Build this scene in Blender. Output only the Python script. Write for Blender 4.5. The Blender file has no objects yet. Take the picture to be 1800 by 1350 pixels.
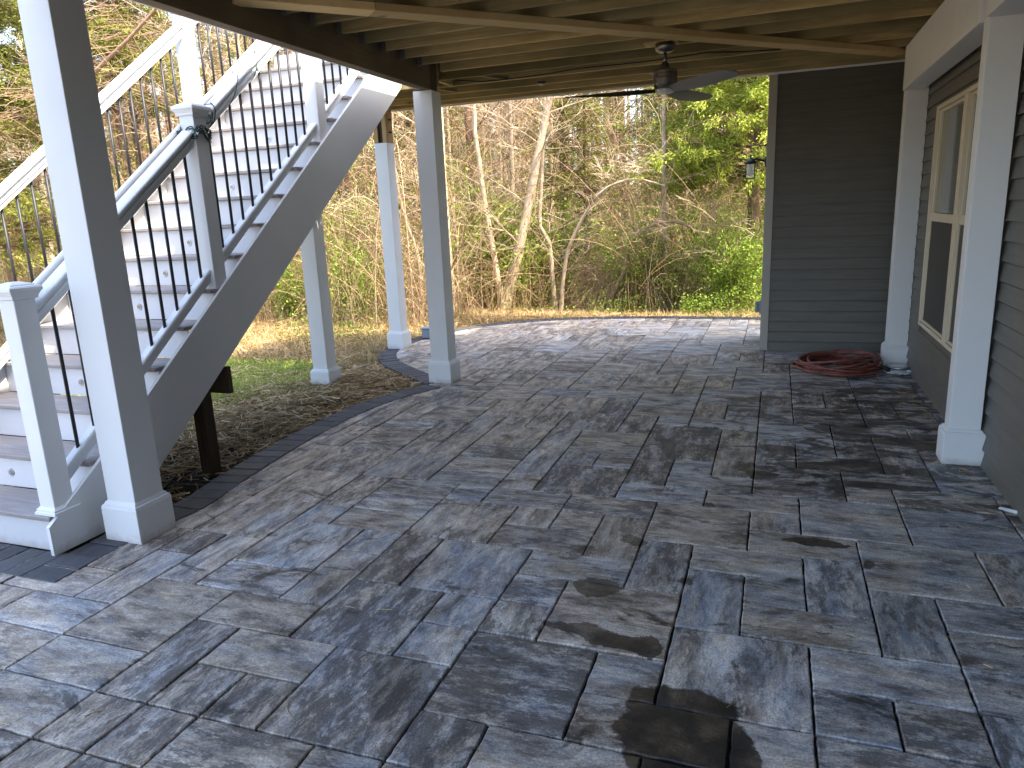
import bpy, math, random
import numpy as np
from mathutils import Matrix, Vector
R = math.radians
C = bpy.context.scene.collection
SC = bpy.context.scene
rnd = random.Random(7)
rng = np.random.default_rng(11)

# ------------------------------------------------------------------ camera
YAW, PIT, ROL, FPX, CAMH = R(-20.182), R(13.282), R(-2.469), 1275.16, 1.6
_f = np.array([math.sin(YAW)*math.cos(PIT), math.cos(YAW)*math.cos(PIT), -math.sin(PIT)])
_r = np.array([math.cos(YAW), -math.sin(YAW), 0.0]); _u = np.cross(_r, _f)
_c, _s = math.cos(ROL), math.sin(ROL)
AX = np.array([_c*_r+_s*_u, -_s*_r+_c*_u, _f])
cam_d = bpy.data.cameras.new('camera'); cam = bpy.data.objects.new('camera', cam_d); C.objects.link(cam)
cam_d.sensor_width = 36; cam_d.lens = FPX/1800*36; cam_d.clip_end = 600; cam_d.clip_start = 0.02
cam.matrix_world = Matrix([[AX[0][0], AX[1][0], -AX[2][0], 0], [AX[0][1], AX[1][1], -AX[2][1], 0],
                           [AX[0][2], AX[1][2], -AX[2][2], CAMH], [0, 0, 0, 1]])
SC.camera = cam
def at(px, py, ax, val):
    """photo pixel -> world point on the plane  coordinate[ax] = val"""
    d = AX.T @ np.array([(px-900)/FPX, -(py-675)/FPX, 1.0]); c = np.array([0, 0, CAMH])
    return c + d*((val-c[ax])/d[ax])

# ------------------------------------------------------------------ light
SUN = Vector((0.53, -0.18, 0.83)).normalized()
EL = math.asin(SUN.z); AZ = math.atan2(SUN.x, SUN.y)
w = bpy.data.worlds.new('World'); SC.world = w; w.use_nodes = True
nt = w.node_tree; bg = nt.nodes['Background']
sk = nt.nodes.new('ShaderNodeTexSky'); sk.sky_type = 'NISHITA'; sk.sun_disc = False
sk.sun_elevation = EL; sk.sun_rotation = AZ; sk.dust_density = 3.0; sk.air_density = 0.9; sk.ozone_density = .8
nt.links.new(sk.outputs[0], bg.inputs[0]); bg.inputs[1].default_value = 0.15
sd = bpy.data.lights.new('sun', 'SUN'); sd.energy = 2.0; sd.angle = R(0.6); sd.color = (1, .90, .72)
so = bpy.data.objects.new('sun', sd); C.objects.link(so)
so.rotation_euler = SUN.to_track_quat('Z', 'Y').to_euler()
SC.view_settings.view_transform = 'Standard'; SC.view_settings.look = 'None'
SC.view_settings.exposure = 2.88; SC.view_settings.gamma = 1

# ------------------------------------------------------------------ materials
def mat(name, col=(.5, .5, .5), rough=.6, metal=0, spec=.5):
    m = bpy.data.materials.new(name); m.use_nodes = True
    b = m.node_tree.nodes['Principled BSDF']
    b.inputs['Base Color'].default_value = (*col, 1); b.inputs['Roughness'].default_value = rough
    b.inputs['Metallic'].default_value = metal; b.inputs['Specular IOR Level'].default_value = spec
    return m
class NG:
    def __init__(s, m): s.t = m.node_tree; s.b = s.t.nodes['Principled BSDF']
    def n(s, typ, **k):
        x = s.t.nodes.new(typ)
        for a, v in k.items(): setattr(x, a, v)
        return x
    def l(s, a, b): s.t.links.new(a, b)
    def noise(s, vec, scale, detail=4, rough=.55, dist=0):
        x = s.n('ShaderNodeTexNoise'); x.inputs['Scale'].default_value = scale; x.inputs['Detail'].default_value = detail
        x.inputs['Roughness'].default_value = rough; x.inputs['Distortion'].default_value = dist
        if vec is not None: s.l(vec, x.inputs['Vector'])
        return x.outputs['Fac']
    def ramp(s, fac, stops):
        x = s.n('ShaderNodeValToRGB'); e = x.color_ramp.elements
        while len(e) < len(stops): e.new(.5)
        for i, (p, c) in enumerate(stops):
            e[i].position = p; e[i].color = (*c, 1) if len(c) == 3 else c
        s.l(fac, x.inputs[0]); return x.outputs[0]
    def g(s, v): return (v, v, v)
    def mix(s, fac, a, b, mode='MIX'):
        x = s.n('ShaderNodeMix', data_type='RGBA', blend_type=mode)
        for i, v in ((0, fac), (6, a), (7, b)):
            if isinstance(v, (int, float)): x.inputs[i].default_value = v
            elif isinstance(v, tuple): x.inputs[i].default_value = (*v, 1)
            else: s.l(v, x.inputs[i])
        return x.outputs[2]
    def math(s, op, a, b=None, c=None, clamp=False):
        x = s.n('ShaderNodeMath', operation=op, use_clamp=clamp)
        for i, v in enumerate((a, b, c)):
            if v is None: continue
            if isinstance(v, (int, float)): x.inputs[i].default_value = v
            else: s.l(v, x.inputs[i])
        return x.outputs[0]
    def mapping(s, vec, sc=(1, 1, 1), rot=(0, 0, 0), loc=(0, 0, 0)):
        x = s.n('ShaderNodeMapping'); x.inputs['Scale'].default_value = sc; x.inputs['Rotation'].default_value = rot
        x.inputs['Location'].default_value = loc
        s.l(vec, x.inputs[0]); return x.outputs[0]
    def bump(s, h, strength=.3, dist=.01):
        x = s.n('ShaderNodeBump'); x.inputs['Strength'].default_value = strength; x.inputs['Distance'].default_value = dist
        s.l(h, x.inputs['Height']); s.l(x.outputs[0], s.b.inputs['Normal'])
    def pos(s): return s.n('ShaderNodeNewGeometry').outputs['Position']
    def obj(s): return s.n('ShaderNodeTexCoord').outputs['Object']
    def attr(s, name):
        x = s.n('ShaderNodeAttribute'); x.attribute_name = name; return x
    def col(s, c): s.l(c, s.b.inputs['Base Color'])

M = {}
def m_white(name, col, rough=.45, dirt=.12):
    m = mat(name, col, rough); g = NG(m); p = g.pos()
    a = g.noise(p, 3.0, 5, .6); b = g.noise(g.mapping(p, (30, 30, 3)), 2, 3)
    f = g.math('MULTIPLY', g.ramp(a, [(.35, (0, 0, 0)), (.75, (1, 1, 1))]), dirt)
    c = g.mix(f, col, tuple(v*.72 for v in col))
    sx = g.n('ShaderNodeSeparateXYZ'); g.l(p, sx.inputs[0]); lo = g.ramp(g.math('ADD', g.math('MULTIPLY', sx.outputs[2], 3.0), g.math('MULTIPLY', g.noise(p, 14, 5, .7), .5)), [(.22, (.55,)*3), (.42, (0,)*3)])
    c = g.mix(lo, c, (.30, .27, .23)); g.col(c)
    g.bump(b, .04, .002)
    g.l(g.ramp(a, [(.3, (rough-.1,)*3), (.7, (rough+.12,)*3)]), g.b.inputs['Roughness'])
    return m
M['white'] = m_white('white_trim_paint', (.68, .685, .68))
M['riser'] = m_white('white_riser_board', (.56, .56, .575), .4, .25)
M['cream'] = m_white('cream_window_vinyl', (.62, .54, .40), .4)
M['taupe'] = m_white('taupe_corner_trim', (.36, .34, .30), .5)
M['black'] = mat('black_aluminium', (.012, .012, .013), .5)
M['blackmet'] = mat('black_lantern_metal', (.02, .02, .022), .35, .3)
def m_siding():
    m = mat('grey_vinyl_siding', (.085, .088, .085), .5); g = NG(m); p = g.pos()
    a = g.noise(g.mapping(p, (.6, .6, 6)), 4, 5, .6); b = g.noise(g.mapping(p, (2, 2, 90)), 3, 3)
    g.col(g.ramp(a, [(.3, (.088, .082, .070)), (.7, (.122, .114, .096))]))
    g.bump(b, .12, .002); return m
M['siding'] = m_siding()
def m_wood(name, c1, c2, c3, axis=0, knots=True, rough=.75):
    m = mat(name, c1, rough, spec=.25); g = NG(m)
    info = g.n('ShaderNodeObjectInfo'); p0 = g.pos()
    off = g.n('ShaderNodeCombineXYZ'); g.l(g.math('MULTIPLY', info.outputs['Random'], 37.0), off.inputs[1]); g.l(g.math('MULTIPLY', info.outputs['Random'], 91.0), off.inputs[0])
    va = g.n('ShaderNodeVectorMath', operation='ADD'); g.l(p0, va.inputs[0]); g.l(off.outputs[0], va.inputs[1]); p = va.outputs[0]
    sc = [14, 14, 14]; sc[axis] = .9
    a = g.noise(g.mapping(p, tuple(sc)), 1.2, 6, .65, 1.2); b = g.noise(p, .9, 3)
    c = g.mix(g.ramp(a, [(.35, (0,)*3), (.65, (1,)*3)]), c1, c2)
    c = g.mix(g.ramp(b, [(.42, (0,)*3), (.6, (.8,)*3)]), c, c3)
    v = g.math('MULTIPLY_ADD', info.outputs['Random'], .55, .72)
    hs = g.n('ShaderNodeHueSaturation'); g.l(c, hs.inputs['Color']); g.l(v, hs.inputs['Value']); c = hs.outputs[0]
    if knots:
        vo = g.n('ShaderNodeTexVoronoi'); vo.inputs['Scale'].default_value = 2.4
        sk_ = [1, 1, 1.6]; sk_[axis] = .55
        g.l(g.mapping(p, tuple(sk_)), vo.inputs['Vector'])
        k = g.ramp(g.math('ADD', vo.outputs['Distance'], g.math('MULTIPLY', g.noise(p, 30, 2), .04)), [(.05, (1,)*3), (.1, (0,)*3)])
        c = g.mix(g.math('MULTIPLY', k, .75), c, (.025, .018, .01))
    g.col(c); g.bump(a, .25, .003); return m
M['joist'] = m_wood('treated_pine_joist', (.32, .23, .10), (.48, .365, .165), (.17, .145, .07), 0)
M['beam'] = m_wood('dark_treated_beam', (.25, .185, .105), (.35, .27, .15), (.17, .13, .08), 1)
M['brace'] = m_wood('pine_brace', (.66, .47, .21), (.74, .55, .27), (.56, .39, .16), 0)
M['postwood'] = m_wood('weathered_post_wood', (.07, .045, .028), (.12, .08, .05), (.05, .036, .025), 2)
M['freshwood'] = m_wood('fresh_post_wood', (.42, .28, .12), (.5, .35, .17), (.36, .24, .1), 2)
M['decking'] = m_wood('deck_boards', (.05, .038, .022), (.08, .06, .035), (.04, .03, .02), 1, False)  # near-black tone deepens the shadow between the joists
def m_tread():
    m = mat('grey_composite_tread', (.2, .19, .185), .6); g = NG(m); p = g.pos()
    a = g.noise(g.mapping(p, (1, 14, 8)), 4, 5, .65); b = g.noise(p, 2.2, 4)
    c = g.ramp(a, [(.3, (.185, .165, .155)), (.7, (.30, .275, .265))]); c = g.mix(g.ramp(b, [(.5, (0,)*3), (.7, (.45,)*3)]), c, (.15, .14, .14))
    g.col(c); g.bump(a, .25, .003); return m
M['tread'] = m_tread()
def m_paver(name, dark=False):
    m = mat(name, (.2, .2, .2), .62, spec=.45); g = NG(m)
    uv = g.n('ShaderNodeUVMap').outputs[0]; at_ = g.attr('tone'); sep = g.n('ShaderNodeSeparateColor'); g.l(at_.outputs['Color'], sep.inputs[0])
    t, wm, ct = sep.outputs[0], sep.outputs[1], sep.outputs[2]
    p = g.pos()
    st = g.noise(g.mapping(uv, (3.4, 9.0, 1)), 1, 12, .78, .25)       # streaks along the stone
    st2 = g.noise(g.mapping(uv, (5.0, 15.0, 1), (0, 0, 0), (9, 3, 0)), 1, 11, .76, .25)
    st3 = g.noise(g.mapping(uv, (4.2, 10.0, 1), (0, 0, 0), (31, 7, 0)), 1, 12, .80, .2)
    fine = g.noise(uv, 110, 5, .8); mid = g.noise(g.mapping(uv, (22, 42, 1)), 1, 8, .8)
    if dark:
        c = g.ramp(st, [(.36, (.016, .017, .021)), (.62, (.065, .067, .076))])
        c = g.mix(g.math('MULTIPLY', t, .55), c, (.10, .10, .105))
    else:
        cool = g.ramp(st, [(.38, (.10, .106, .122)), (.46, (.225, .243, .272)), (.54, (.37, .38, .395)), (.63, (.55, .54, .52))])
        warm = g.ramp(st, [(.38, (.098, .078, .060)), (.46, (.25, .202, .156)), (.54, (.41, .338, .262)), (.63, (.62, .535, .43))])
        st4 = g.noise(g.mapping(uv, (2.6, 6.0, 1), (0, 0, 0), (17, 23, 0)), 1, 10, .72, .3)
        f = g.math('ADD', g.math('MULTIPLY', g.math('SUBTRACT', st4, .5), 4.2), wm, clamp=True)
        c = g.mix(f, cool, warm)
        fl = g.math('ADD', g.math('MULTIPLY', st2, .72), g.math('MULTIPLY', mid, .36))      # pale flaky crust
        c = g.mix(g.ramp(fl, [(.575, (0,)*3), (.605, (.55,)*3)]), c, (.60, .54, .46))
        dk = g.math('ADD', g.math('ADD', g.math('MULTIPLY', st3, -.8), g.math('MULTIPLY', mid, -.22)), g.math('MULTIPLY', ct, .13))
        c = g.mix(g.ramp(g.math('ADD', dk, 1.0), [(.585, (0,)*3), (.635, (.78,)*3)]), c, (.075, .064, .058))
        v = g.math('MULTIPLY_ADD', t, .28, .97)
        hs = g.n('ShaderNodeHueSaturation'); g.l(c, hs.inputs['Color']); g.l(v, hs.inputs['Value']); hs.inputs['Saturation'].default_value = 1.0; c = hs.outputs[0]
    c = g.mix(.75, c, g.mix(1, c, g.ramp(fine, [(.33, (.35,)*3), (.5, (1,)*3), (.68, (1.7,)*3)]), 'MULTIPLY'))
    # damp stains with a shape of their own
    nz = g.noise(p, 5, 5, .6); nzv = g.n('ShaderNodeTexNoise'); nzv.inputs['Scale'].default_value = 4.5; nzv.inputs['Detail'].default_value = 8; nzv.inputs['Roughness'].default_value = .62; g.l(p, nzv.inputs['Vector'])
    wob = g.n('ShaderNodeVectorMath', operation='MULTIPLY_ADD'); g.l(nzv.outputs['Color'], wob.inputs[0]); wob.inputs[1].default_value = (.26, .26, 0); g.l(p, wob.inputs[2])
    mask = None
    for (x, y, rx, ry, s) in STAINS:
        q = g.mapping(wob.outputs[0], (1/rx, 1/ry, 0), (0, 0, 0), (-(x+.13)/rx, -(y+.13)/ry, 0))
        ln = g.n('ShaderNodeVectorMath', operation='LENGTH'); g.l(q, ln.inputs[0])
        k = g.ramp(ln.outputs['Value'], [(.93, (s,)*3), (1.0, (0,)*3)])
        mask = k if mask is None else g.math('MAXIMUM', mask, k)
    # splash zone beside the house wall
    sx = g.n('ShaderNodeSeparateXYZ'); g.l(p, sx.inputs[0])
    zone = g.math('MULTIPLY', g.ramp(g.math('MULTIPLY_ADD', sx.outputs[0], .25, .25), [(.08, (0,)*3), (.38, (1,)*3)]), g.ramp(g.math('MULTIPLY', sx.outputs[1], .1), [(.36, (0,)*3), (.47, (1,)*3), (.72, (.9,)*3), (.86, (0,)*3)]))
    blot = g.math('ADD', g.noise(g.mapping(p, (1.6, 3.0, 1)), 1.7, 7, .68, .8), g.math('MULTIPLY', zone, .14))
    k = g.ramp(blot, [(.60, (0,)*3), (.655, (.8,)*3)])
    mask = g.math('MAXIMUM', mask, k)
    tint = g.ramp(g.noise(p, 9, 4), [(.42, (.055, .055, .06)), (.6, (.30, .25, .19))])
    c = g.mix(mask, c, g.mix(1, c, tint, 'MULTIPLY'))
    c = g.mix(g.math('MULTIPLY', mask, .35), c, (.012, .011, .010))
    g.col(c)
    g.l(g.mix(mask, g.ramp(fine, [(.3, (.52,)*3), (.7, (.74,)*3)]), (.42,)*3), g.b.inputs['Roughness'])
    g.bump(g.math('ADD', g.math('MULTIPLY', st, .8), g.math('ADD', g.math('MULTIPLY', fine, .45), g.math('MULTIPLY', mid, .7))), .8, .008)
    return m
STAINS = [(-.21, 1.98, .21, .25, 1), (-.06, 1.90, .08, .15, .9), (-.68, 2.80, .085, .085, .8), (.24, 3.49, .13, .06, .95),
          (-.50, 2.43, .13, .07, .95), (-.62, 2.46, .2, .05, .75), (-.40, 2.45, .06, .07, .9), (-.05, 4.4, .12, .09, .8), (-.30, 3.85, .03, .03, .8),
          (-.62, 3.3, .06, .07, .7), (-.3, 2.95, .04, .03, .8), (.62, 4.35, .3, .07, .75), (.2, 4.6, .2, .06, .7), (.95, 2.6, .1, .14, .8),
          (-1.2, 1.95, .12, .2, .5), (-2.0, 1.2, .2, .12, .5), (1.0, 4.55, .1, .06, .7), (.45, 3.3, .04, .05, .8), (-.82, 3.1, .05, .1, .5)]
M['paver'] = m_paver('mottled_paver'); M['edging'] = m_paver('charcoal_edging', True)
def m_ground():
    m = mat('earth_and_leaf_litter', (.1, .08, .05), .95, spec=.1); g = NG(m); p = g.pos()
    a = g.noise(p, 1.1, 6, .6); b = g.noise(p, 18, 6, .7); sx = g.n('ShaderNodeSeparateXYZ'); g.l(p, sx.inputs[0])
    c = g.ramp(b, [(.3, (.05, .035, .022)), (.5, (.16, .115, .07)), (.7, (.30, .225, .14))])
    c = g.mix(g.ramp(a, [(.5, (0,)*3), (.65, (.7,)*3)]), c, (.085, .11, .03))
    g.col(c); g.bump(b, .6, .05); return m
M['ground'] = m_ground()
M['soil'] = mat('dark_soil', (.018, .014, .011), .95, spec=.1)
M['joint'] = mat('joint_sand', (.022, .020, .018), .95, spec=.1)
def m_leafy(name, stops, trans=.35, rough=.6):
    """leaves and blades: colour by a per-leaf value, part of the light passes through"""
    m = mat(name, stops[0][1], rough, spec=.25); g = NG(m); a = g.attr('tone')
    c = g.ramp(a.outputs['Fac'], stops); g.col(c)
    if trans:
        tr = g.n('ShaderNodeBsdfTranslucent'); g.l(c, tr.inputs[0]); mx = g.n('ShaderNodeMixShader'); mx.inputs[0].default_value = trans
        g.l(g.b.outputs[0], mx.inputs[1]); g.l(tr.outputs[0], mx.inputs[2]); g.l(mx.outputs[0], g.t.nodes['Material Output'].inputs[0])
    return m
M['leaf'] = m_leafy('spring_leaves', [(0, (.09, .14, .02)), (.5, (.22, .32, .04)), (1, (.38, .47, .07))])
M['needle'] = m_leafy('cedar_sprays', [(0, (.06, .075, .018)), (.5, (.19, .20, .035)), (1, (.38, .37, .06))], .3)
M['needlelime'] = m_leafy('lime_cedar_sprays', [(0, (.12, .16, .025)), (.5, (.34, .40, .05)), (1, (.56, .60, .10))], .35)
M['drygrass'] = m_leafy('dry_grass', [(0, (.16, .17, .04)), (.2, (.27, .19, .08)), (.6, (.46, .32, .15)), (1, (.62, .47, .27))], .3)
M['straw'] = m_leafy('straw', [(0, (.10, .062, .03)), (.5, (.40, .27, .125)), (1, (.74, .56, .30))], .1)
M['lawn'] = m_leafy('lawn_blades', [(0, (.14, .19, .035)), (.6, (.36, .44, .08)), (1, (.62, .54, .22))], .3)
M['farleaf'] = m_leafy('far_foliage', [(0, (.09, .10, .022)), (.4, (.23, .24, .05)), (.7, (.40, .31, .115)), (1, (.54, .42, .21))], .3)
def m_bark(name, stops, sc=1.0):
    m = mat(name, stops[0][1], .85, spec=.15); g = NG(m); p = g.pos(); a = g.attr('tone')
    n1 = g.noise(g.mapping(p, (22*sc, 22*sc, 4*sc)), 1, 5, .65, .6)
    f = g.math('ADD', g.math('MULTIPLY', a.outputs['Fac'], .55), g.math('MULTIPLY', n1, .5))
    g.col(g.ramp(f, stops)); g.bump(n1, .6, .02); return m
M['barkpale'] = m_bark('pale_bark', [(.25, (.16, .11, .064)), (.45, (.38, .285, .185)), (.7, (.60, .485, .36))])
M['barkdark'] = m_bark('brown_bark', [(.25, (.07, .046, .03)), (.5, (.22, .14, .09)), (.75, (.42, .28, .19))])
M['cane'] = m_bark('tan_canes', [(.2, (.10, .054, .027)), (.45, (.31, .195, .10)), (.75, (.57, .42, .255))])
M['rubber'] = mat('red_rubber_hose', (.3, .06, .035), .45)
_g = NG(M['rubber']); _g.col(_g.ramp(_g.noise(_g.pos(), 18, 4), [(.35, (.11, .030, .021)), (.65, (.23, .066, .045))]))
M['foil'] = mat('crumpled_foil', (.85, .87, .9), .35, .6); _g = NG(M['foil']); _g.bump(_g.noise(_g.pos(), 60, 4, .7), .9, .01)
M['steel'] = mat('steel', (.55, .56, .58), .3, 1)
M['brass'] = mat('brass_fitting', (.5, .38, .18), .35, 1)
M['nickel'] = mat('dark_brushed_nickel', (.20, .19, .175), .3, .9)
M['blade'] = mat('fan_blade_dark', (.022, .021, .021), .4)
M['bladeunder'] = mat('fan_blade_grey_underside', (.10, .10, .098), .5)
M['fanlens'] = mat('frosted_lens', (.55, .56, .57), .35)
M['glass'] = mat('window_glass', (.17, .18, .16), .06, 0, 1.0)
M['screen'] = mat('insect_screen', (.028, .029, .03), .45)
M['bulbglass'] = mat('lantern_glass', (.75, .8, .85), .08); M['bulbglass'].node_tree.nodes['Principled BSDF'].inputs['Transmission Weight'].default_value = .9
M['bulb'] = mat('frosted_bulb', (.75, .76, .8), .3)
M['greenwire'] = mat('green_wire', (.006, .035, .03), .4)
M['minibulb'] = mat('clear_mini_bulb', (.6, .65, .62), .12)
M['greybox'] = mat('grey_plastic_box', (.22, .25, .28), .5)
M['label'] = mat('white_scrap', (.62, .62, .61), .7)
M['lightdisc'] = mat('brushed_light_lens', (.30, .31, .32), .25, .6)

# ------------------------------------------------------------------ mesh helpers
class MB:
    def __init__(s): s.v = []; s.f = []; s.mi = []
    def add(s, vs, fs, mi=0):
        o = len(s.v); s.v += [tuple(v) for v in vs]; s.f += [tuple(i+o for i in f) for f in fs]; s.mi += [mi]*len(fs); return s
    def box(s, x0, x1, y0, y1, z0, z1, b=0, mi=0):
        """box, optionally with small chamfers b on all edges"""
        if b <= 0:
            v = [(x, y, z) for z in (z0, z1) for y in (y0, y1) for x in (x0, x1)]
            return s.add(v, [(0, 2, 3, 1), (4, 5, 7, 6), (0, 1, 5, 4), (2, 6, 7, 3), (0, 4, 6, 2), (1, 3, 7, 5)], mi)
        X, Y, Z = (x0, x1), (y0, y1), (z0, z1); v = []; idx = {}
        for i in (0, 1):
            for j in (0, 1):
                for k in (0, 1):
                    sx, sy, sz = (1 if i == 0 else -1), (1 if j == 0 else -1), (1 if k == 0 else -1)
                    for a in range(3):
                        p = [X[i]+sx*b, Y[j]+sy*b, Z[k]+sz*b]; p[a] = (X[i], Y[j], Z[k])[a]
                        idx[(i, j, k, a)] = len(v); v.append(tuple(p))
        f = []
        def q(l): f.append(tuple(l))
        for a in range(3):
            o = [x for x in range(3) if x != a]
            for e in (0, 1):
                loop = []
                for (p, r_) in ((0, 0), (1, 0), (1, 1), (0, 1)):
                    key = [0, 0, 0]; key[a] = e; key[o[0]] = p; key[o[1]] = r_; loop.append(idx[(*key, a)])
                q(loop if (e == 1) == (a != 1) else loop[::-1])
        for a in range(3):
            o = [x for x in range(3) if x != a]
            for p in (0, 1):
                for r_ in (0, 1):
                    k0 = [0, 0, 0]; k1 = [0, 0, 0]; k0[o[0]] = k1[o[0]] = p; k0[o[1]] = k1[o[1]] = r_; k0[a] = 0; k1[a] = 1
                    q([idx[(*k0, o[0])], idx[(*k1, o[0])], idx[(*k1, o[1])], idx[(*k0, o[1])]])
        for i in (0, 1):
            for j in (0, 1):
                for k in (0, 1): q([idx[(i, j, k, 0)], idx[(i, j, k, 1)], idx[(i, j, k, 2)]])
        s.add(v, f, mi); s.fix = True; return s
    def prism(s, pts, ax, a0, a1, mi=0):
        """polygon pts in the two other axes, extruded along ax"""
        n = len(pts); v = []
        for a in (a0, a1):
            for p in pts:
                q = list(p); q.insert(ax, a); v.append(tuple(q))
        s.add(v, [tuple(range(n))[::-1], tuple(range(n, 2*n))]+[(i, (i+1) % n, n+(i+1) % n, n+i) for i in range(n)], mi); s.fix = True; return s
    def loft(s, rings, mi=0, cap=True):
        n = len(rings[0]); v = [p for r_ in rings for p in r_]; f = []
        for k in range(len(rings)-1):
            for i in range(n): f.append((k*n+i, k*n+(i+1) % n, (k+1)*n+(i+1) % n, (k+1)*n+i))
        if cap: f += [tuple(range(n))[::-1], tuple(range((len(rings)-1)*n, len(rings)*n))]
        s.add(v, f, mi); s.fix = True; return s
    def tube(s, pts, r, k=8, mi=0, cap=True):
        pts = [Vector(p) for p in pts]; rs = r if isinstance(r, (list, tuple)) else [r]*len(pts); rings = []
        prev = None
        for i, p in enumerate(pts):
            t = (pts[min(i+1, len(pts)-1)]-pts[max(i-1, 0)]).normalized()
            if prev is None:
                a = t.orthogonal().normalized()
            else:
                a = (prev-t*prev.dot(t)).normalized()
            prev = a; b = t.cross(a)
            rings.append([tuple(p+(a*math.cos(2*math.pi*j/k)+b*math.sin(2*math.pi*j/k))*rs[i]) for j in range(k)])
        return s.loft(rings, mi, cap)
    def lathe(s, c, prof, k=24, mi=0, ax=2):
        rings = []
        for (r_, z) in prof:
            ring = []
            for j in range(k):
                q = [math.cos(2*math.pi*j/k)*r_, math.sin(2*math.pi*j/k)*r_]; q.insert(ax, z)
                ring.append((c[0]+q[0], c[1]+q[1], c[2]+q[2]))
            rings.append(ring)
        return s.loft(rings, mi)
    def build(s, name, mats, parent=None, smooth=False, **tags):
        me = bpy.data.meshes.new(name); me.from_pydata(s.v, [], s.f); me.validate()
        for m in (mats if isinstance(mats, (list, tuple)) else [mats]): me.materials.append(m)
        if len(me.materials) > 1: me.polygons.foreach_set('material_index', s.mi[:len(me.polygons)])
        if getattr(s, 'fix', False):
            import bmesh
            bm = bmesh.new(); bm.from_mesh(me); bmesh.ops.recalc_face_normals(bm, faces=bm.faces); bm.to_mesh(me); bm.free()
        if smooth: me.shade_smooth()
        o = bpy.data.objects.new(name, me); C.objects.link(o)
        if parent: attach(o, parent)
        for k, v in tags.items(): o[k] = v
        return o
def attach(o, parent):
    """parent a part whose mesh is in world coordinates to a thing's Empty"""
    o.parent = parent; o.matrix_parent_inverse = Matrix.Translation(-Vector(parent.location))
def thing(name, loc, label, cat, group=None, rz=0):
    o = bpy.data.objects.new(name, None); C.objects.link(o); o.location = loc; o.rotation_euler = (0, 0, rz); o.empty_display_size = .1
    o['label'] = label; o['category'] = cat
    if group: o['group'] = group
    return o
def tag(o, label, cat, group=None, kind=None):
    o['label'] = label; o['category'] = cat
    if group: o['group'] = group
    if kind: o['kind'] = kind
    return o

def npmesh(name, V, F, mats, tone=None, mi=None, smooth=False, uv=None):
    """mesh from numpy arrays; F is (n,3) or (n,4); tone is a value per face"""
    me = bpy.data.meshes.new(name); n, k = F.shape
    me.vertices.add(len(V)); me.vertices.foreach_set('co', V.astype(np.float32).ravel())
    me.loops.add(n*k); me.loops.foreach_set('vertex_index', F.astype(np.int32).ravel())
    me.polygons.add(n); me.polygons.foreach_set('loop_start', np.arange(0, n*k, k, dtype=np.int32))
    if mi is not None: me.polygons.foreach_set('material_index', mi.astype(np.int32))
    if smooth: me.polygons.foreach_set('use_smooth', np.ones(n, dtype=bool))
    me.update(calc_edges=True)
    if tone is not None:
        a = me.attributes.new('tone', 'FLOAT', 'FACE'); a.data.foreach_set('value', tone.astype(np.float32))
    for m in (mats if isinstance(mats, (list, tuple)) else [mats]): me.materials.append(m)
    return me
def nplink(me, name, parent=None):
    o = bpy.data.objects.new(name, me); C.objects.link(o)
    if parent: o.parent = parent
    return o
def strands(P, Rr, k=3):
    """P (n,m,3) centre lines, Rr (n,m) radii -> V, F (quads), strand index per face"""
    n, m, _ = P.shape
    T = np.gradient(P, axis=1); T /= np.linalg.norm(T, axis=2, keepdims=True)+1e-9
    ref = np.where(np.abs(T[..., 2:3]) > .8, np.array([1., 0, 0]), np.array([0, 0, 1.]))
    A = np.cross(T, ref); A /= np.linalg.norm(A, axis=2, keepdims=True)+1e-9; B = np.cross(T, A)
    th = np.arange(k)*2*np.pi/k
    V = P[:, :, None, :]+Rr[:, :, None, None]*(A[:, :, None, :]*np.cos(th)[None, None, :, None]+B[:, :, None, :]*np.sin(th)[None, None, :, None])
    base = (np.arange(n)*m*k)[:, None, None]+(np.arange(m-1)*k)[None, :, None]
    j = np.arange(k)[None, None, :]; j2 = (j+1) % k
    F = np.stack([base+j, base+j2, base+k+j2, base+k+j], -1).reshape(-1, 4)
    return V.reshape(-1, 3), F, np.repeat(np.arange(n), (m-1)*k)
def leaves(Cn, L, W_, up=.3, rg=rng, dirs=None):
    """one diamond quad per leaf"""
    n = len(Cn); d = rg.normal(size=(n, 3)) if dirs is None else dirs+rg.normal(size=(n, 3))*.35
    d /= np.linalg.norm(d, axis=1, keepdims=True)+1e-9
    nn = rg.normal(size=(n, 3)); nn[:, 2] += up; s = np.cross(d, nn); s /= np.linalg.norm(s, axis=1, keepdims=True)+1e-9
    L = np.broadcast_to(L, n)[:, None]; W_ = np.broadcast_to(W_, n)[:, None]
    V = np.stack([Cn-d*L*.5, Cn+s*W_*.5-d*L*.08, Cn+d*L*.5, Cn-s*W_*.5-d*L*.08], 1).reshape(-1, 3)
    return V, np.arange(n*4).reshape(-1, 4)
def merge(parts):
    Vs, Fs, Ts, Ms = [], [], [], []; o = 0
    for V, F, t, mi in parts:
        Vs.append(V); Fs.append(F+o); o += len(V); Ts.append(np.broadcast_to(t, len(F))); Ms.append(np.full(len(F), mi))
    return np.concatenate(Vs), np.concatenate(Fs), np.concatenate(Ts), np.concatenate(Ms)
def wob(P, amp, rg=rng):
    n, m, _ = P.shape; s = np.cumsum(rg.normal(size=(n, m, 3)), axis=1); s = np.cumsum(s, axis=1)*amp*1.5/m; s -= s[:, :1]; s -= np.linspace(0, 1, m)[None, :, None]*s[:, -1:]*.35; return P+s

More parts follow.
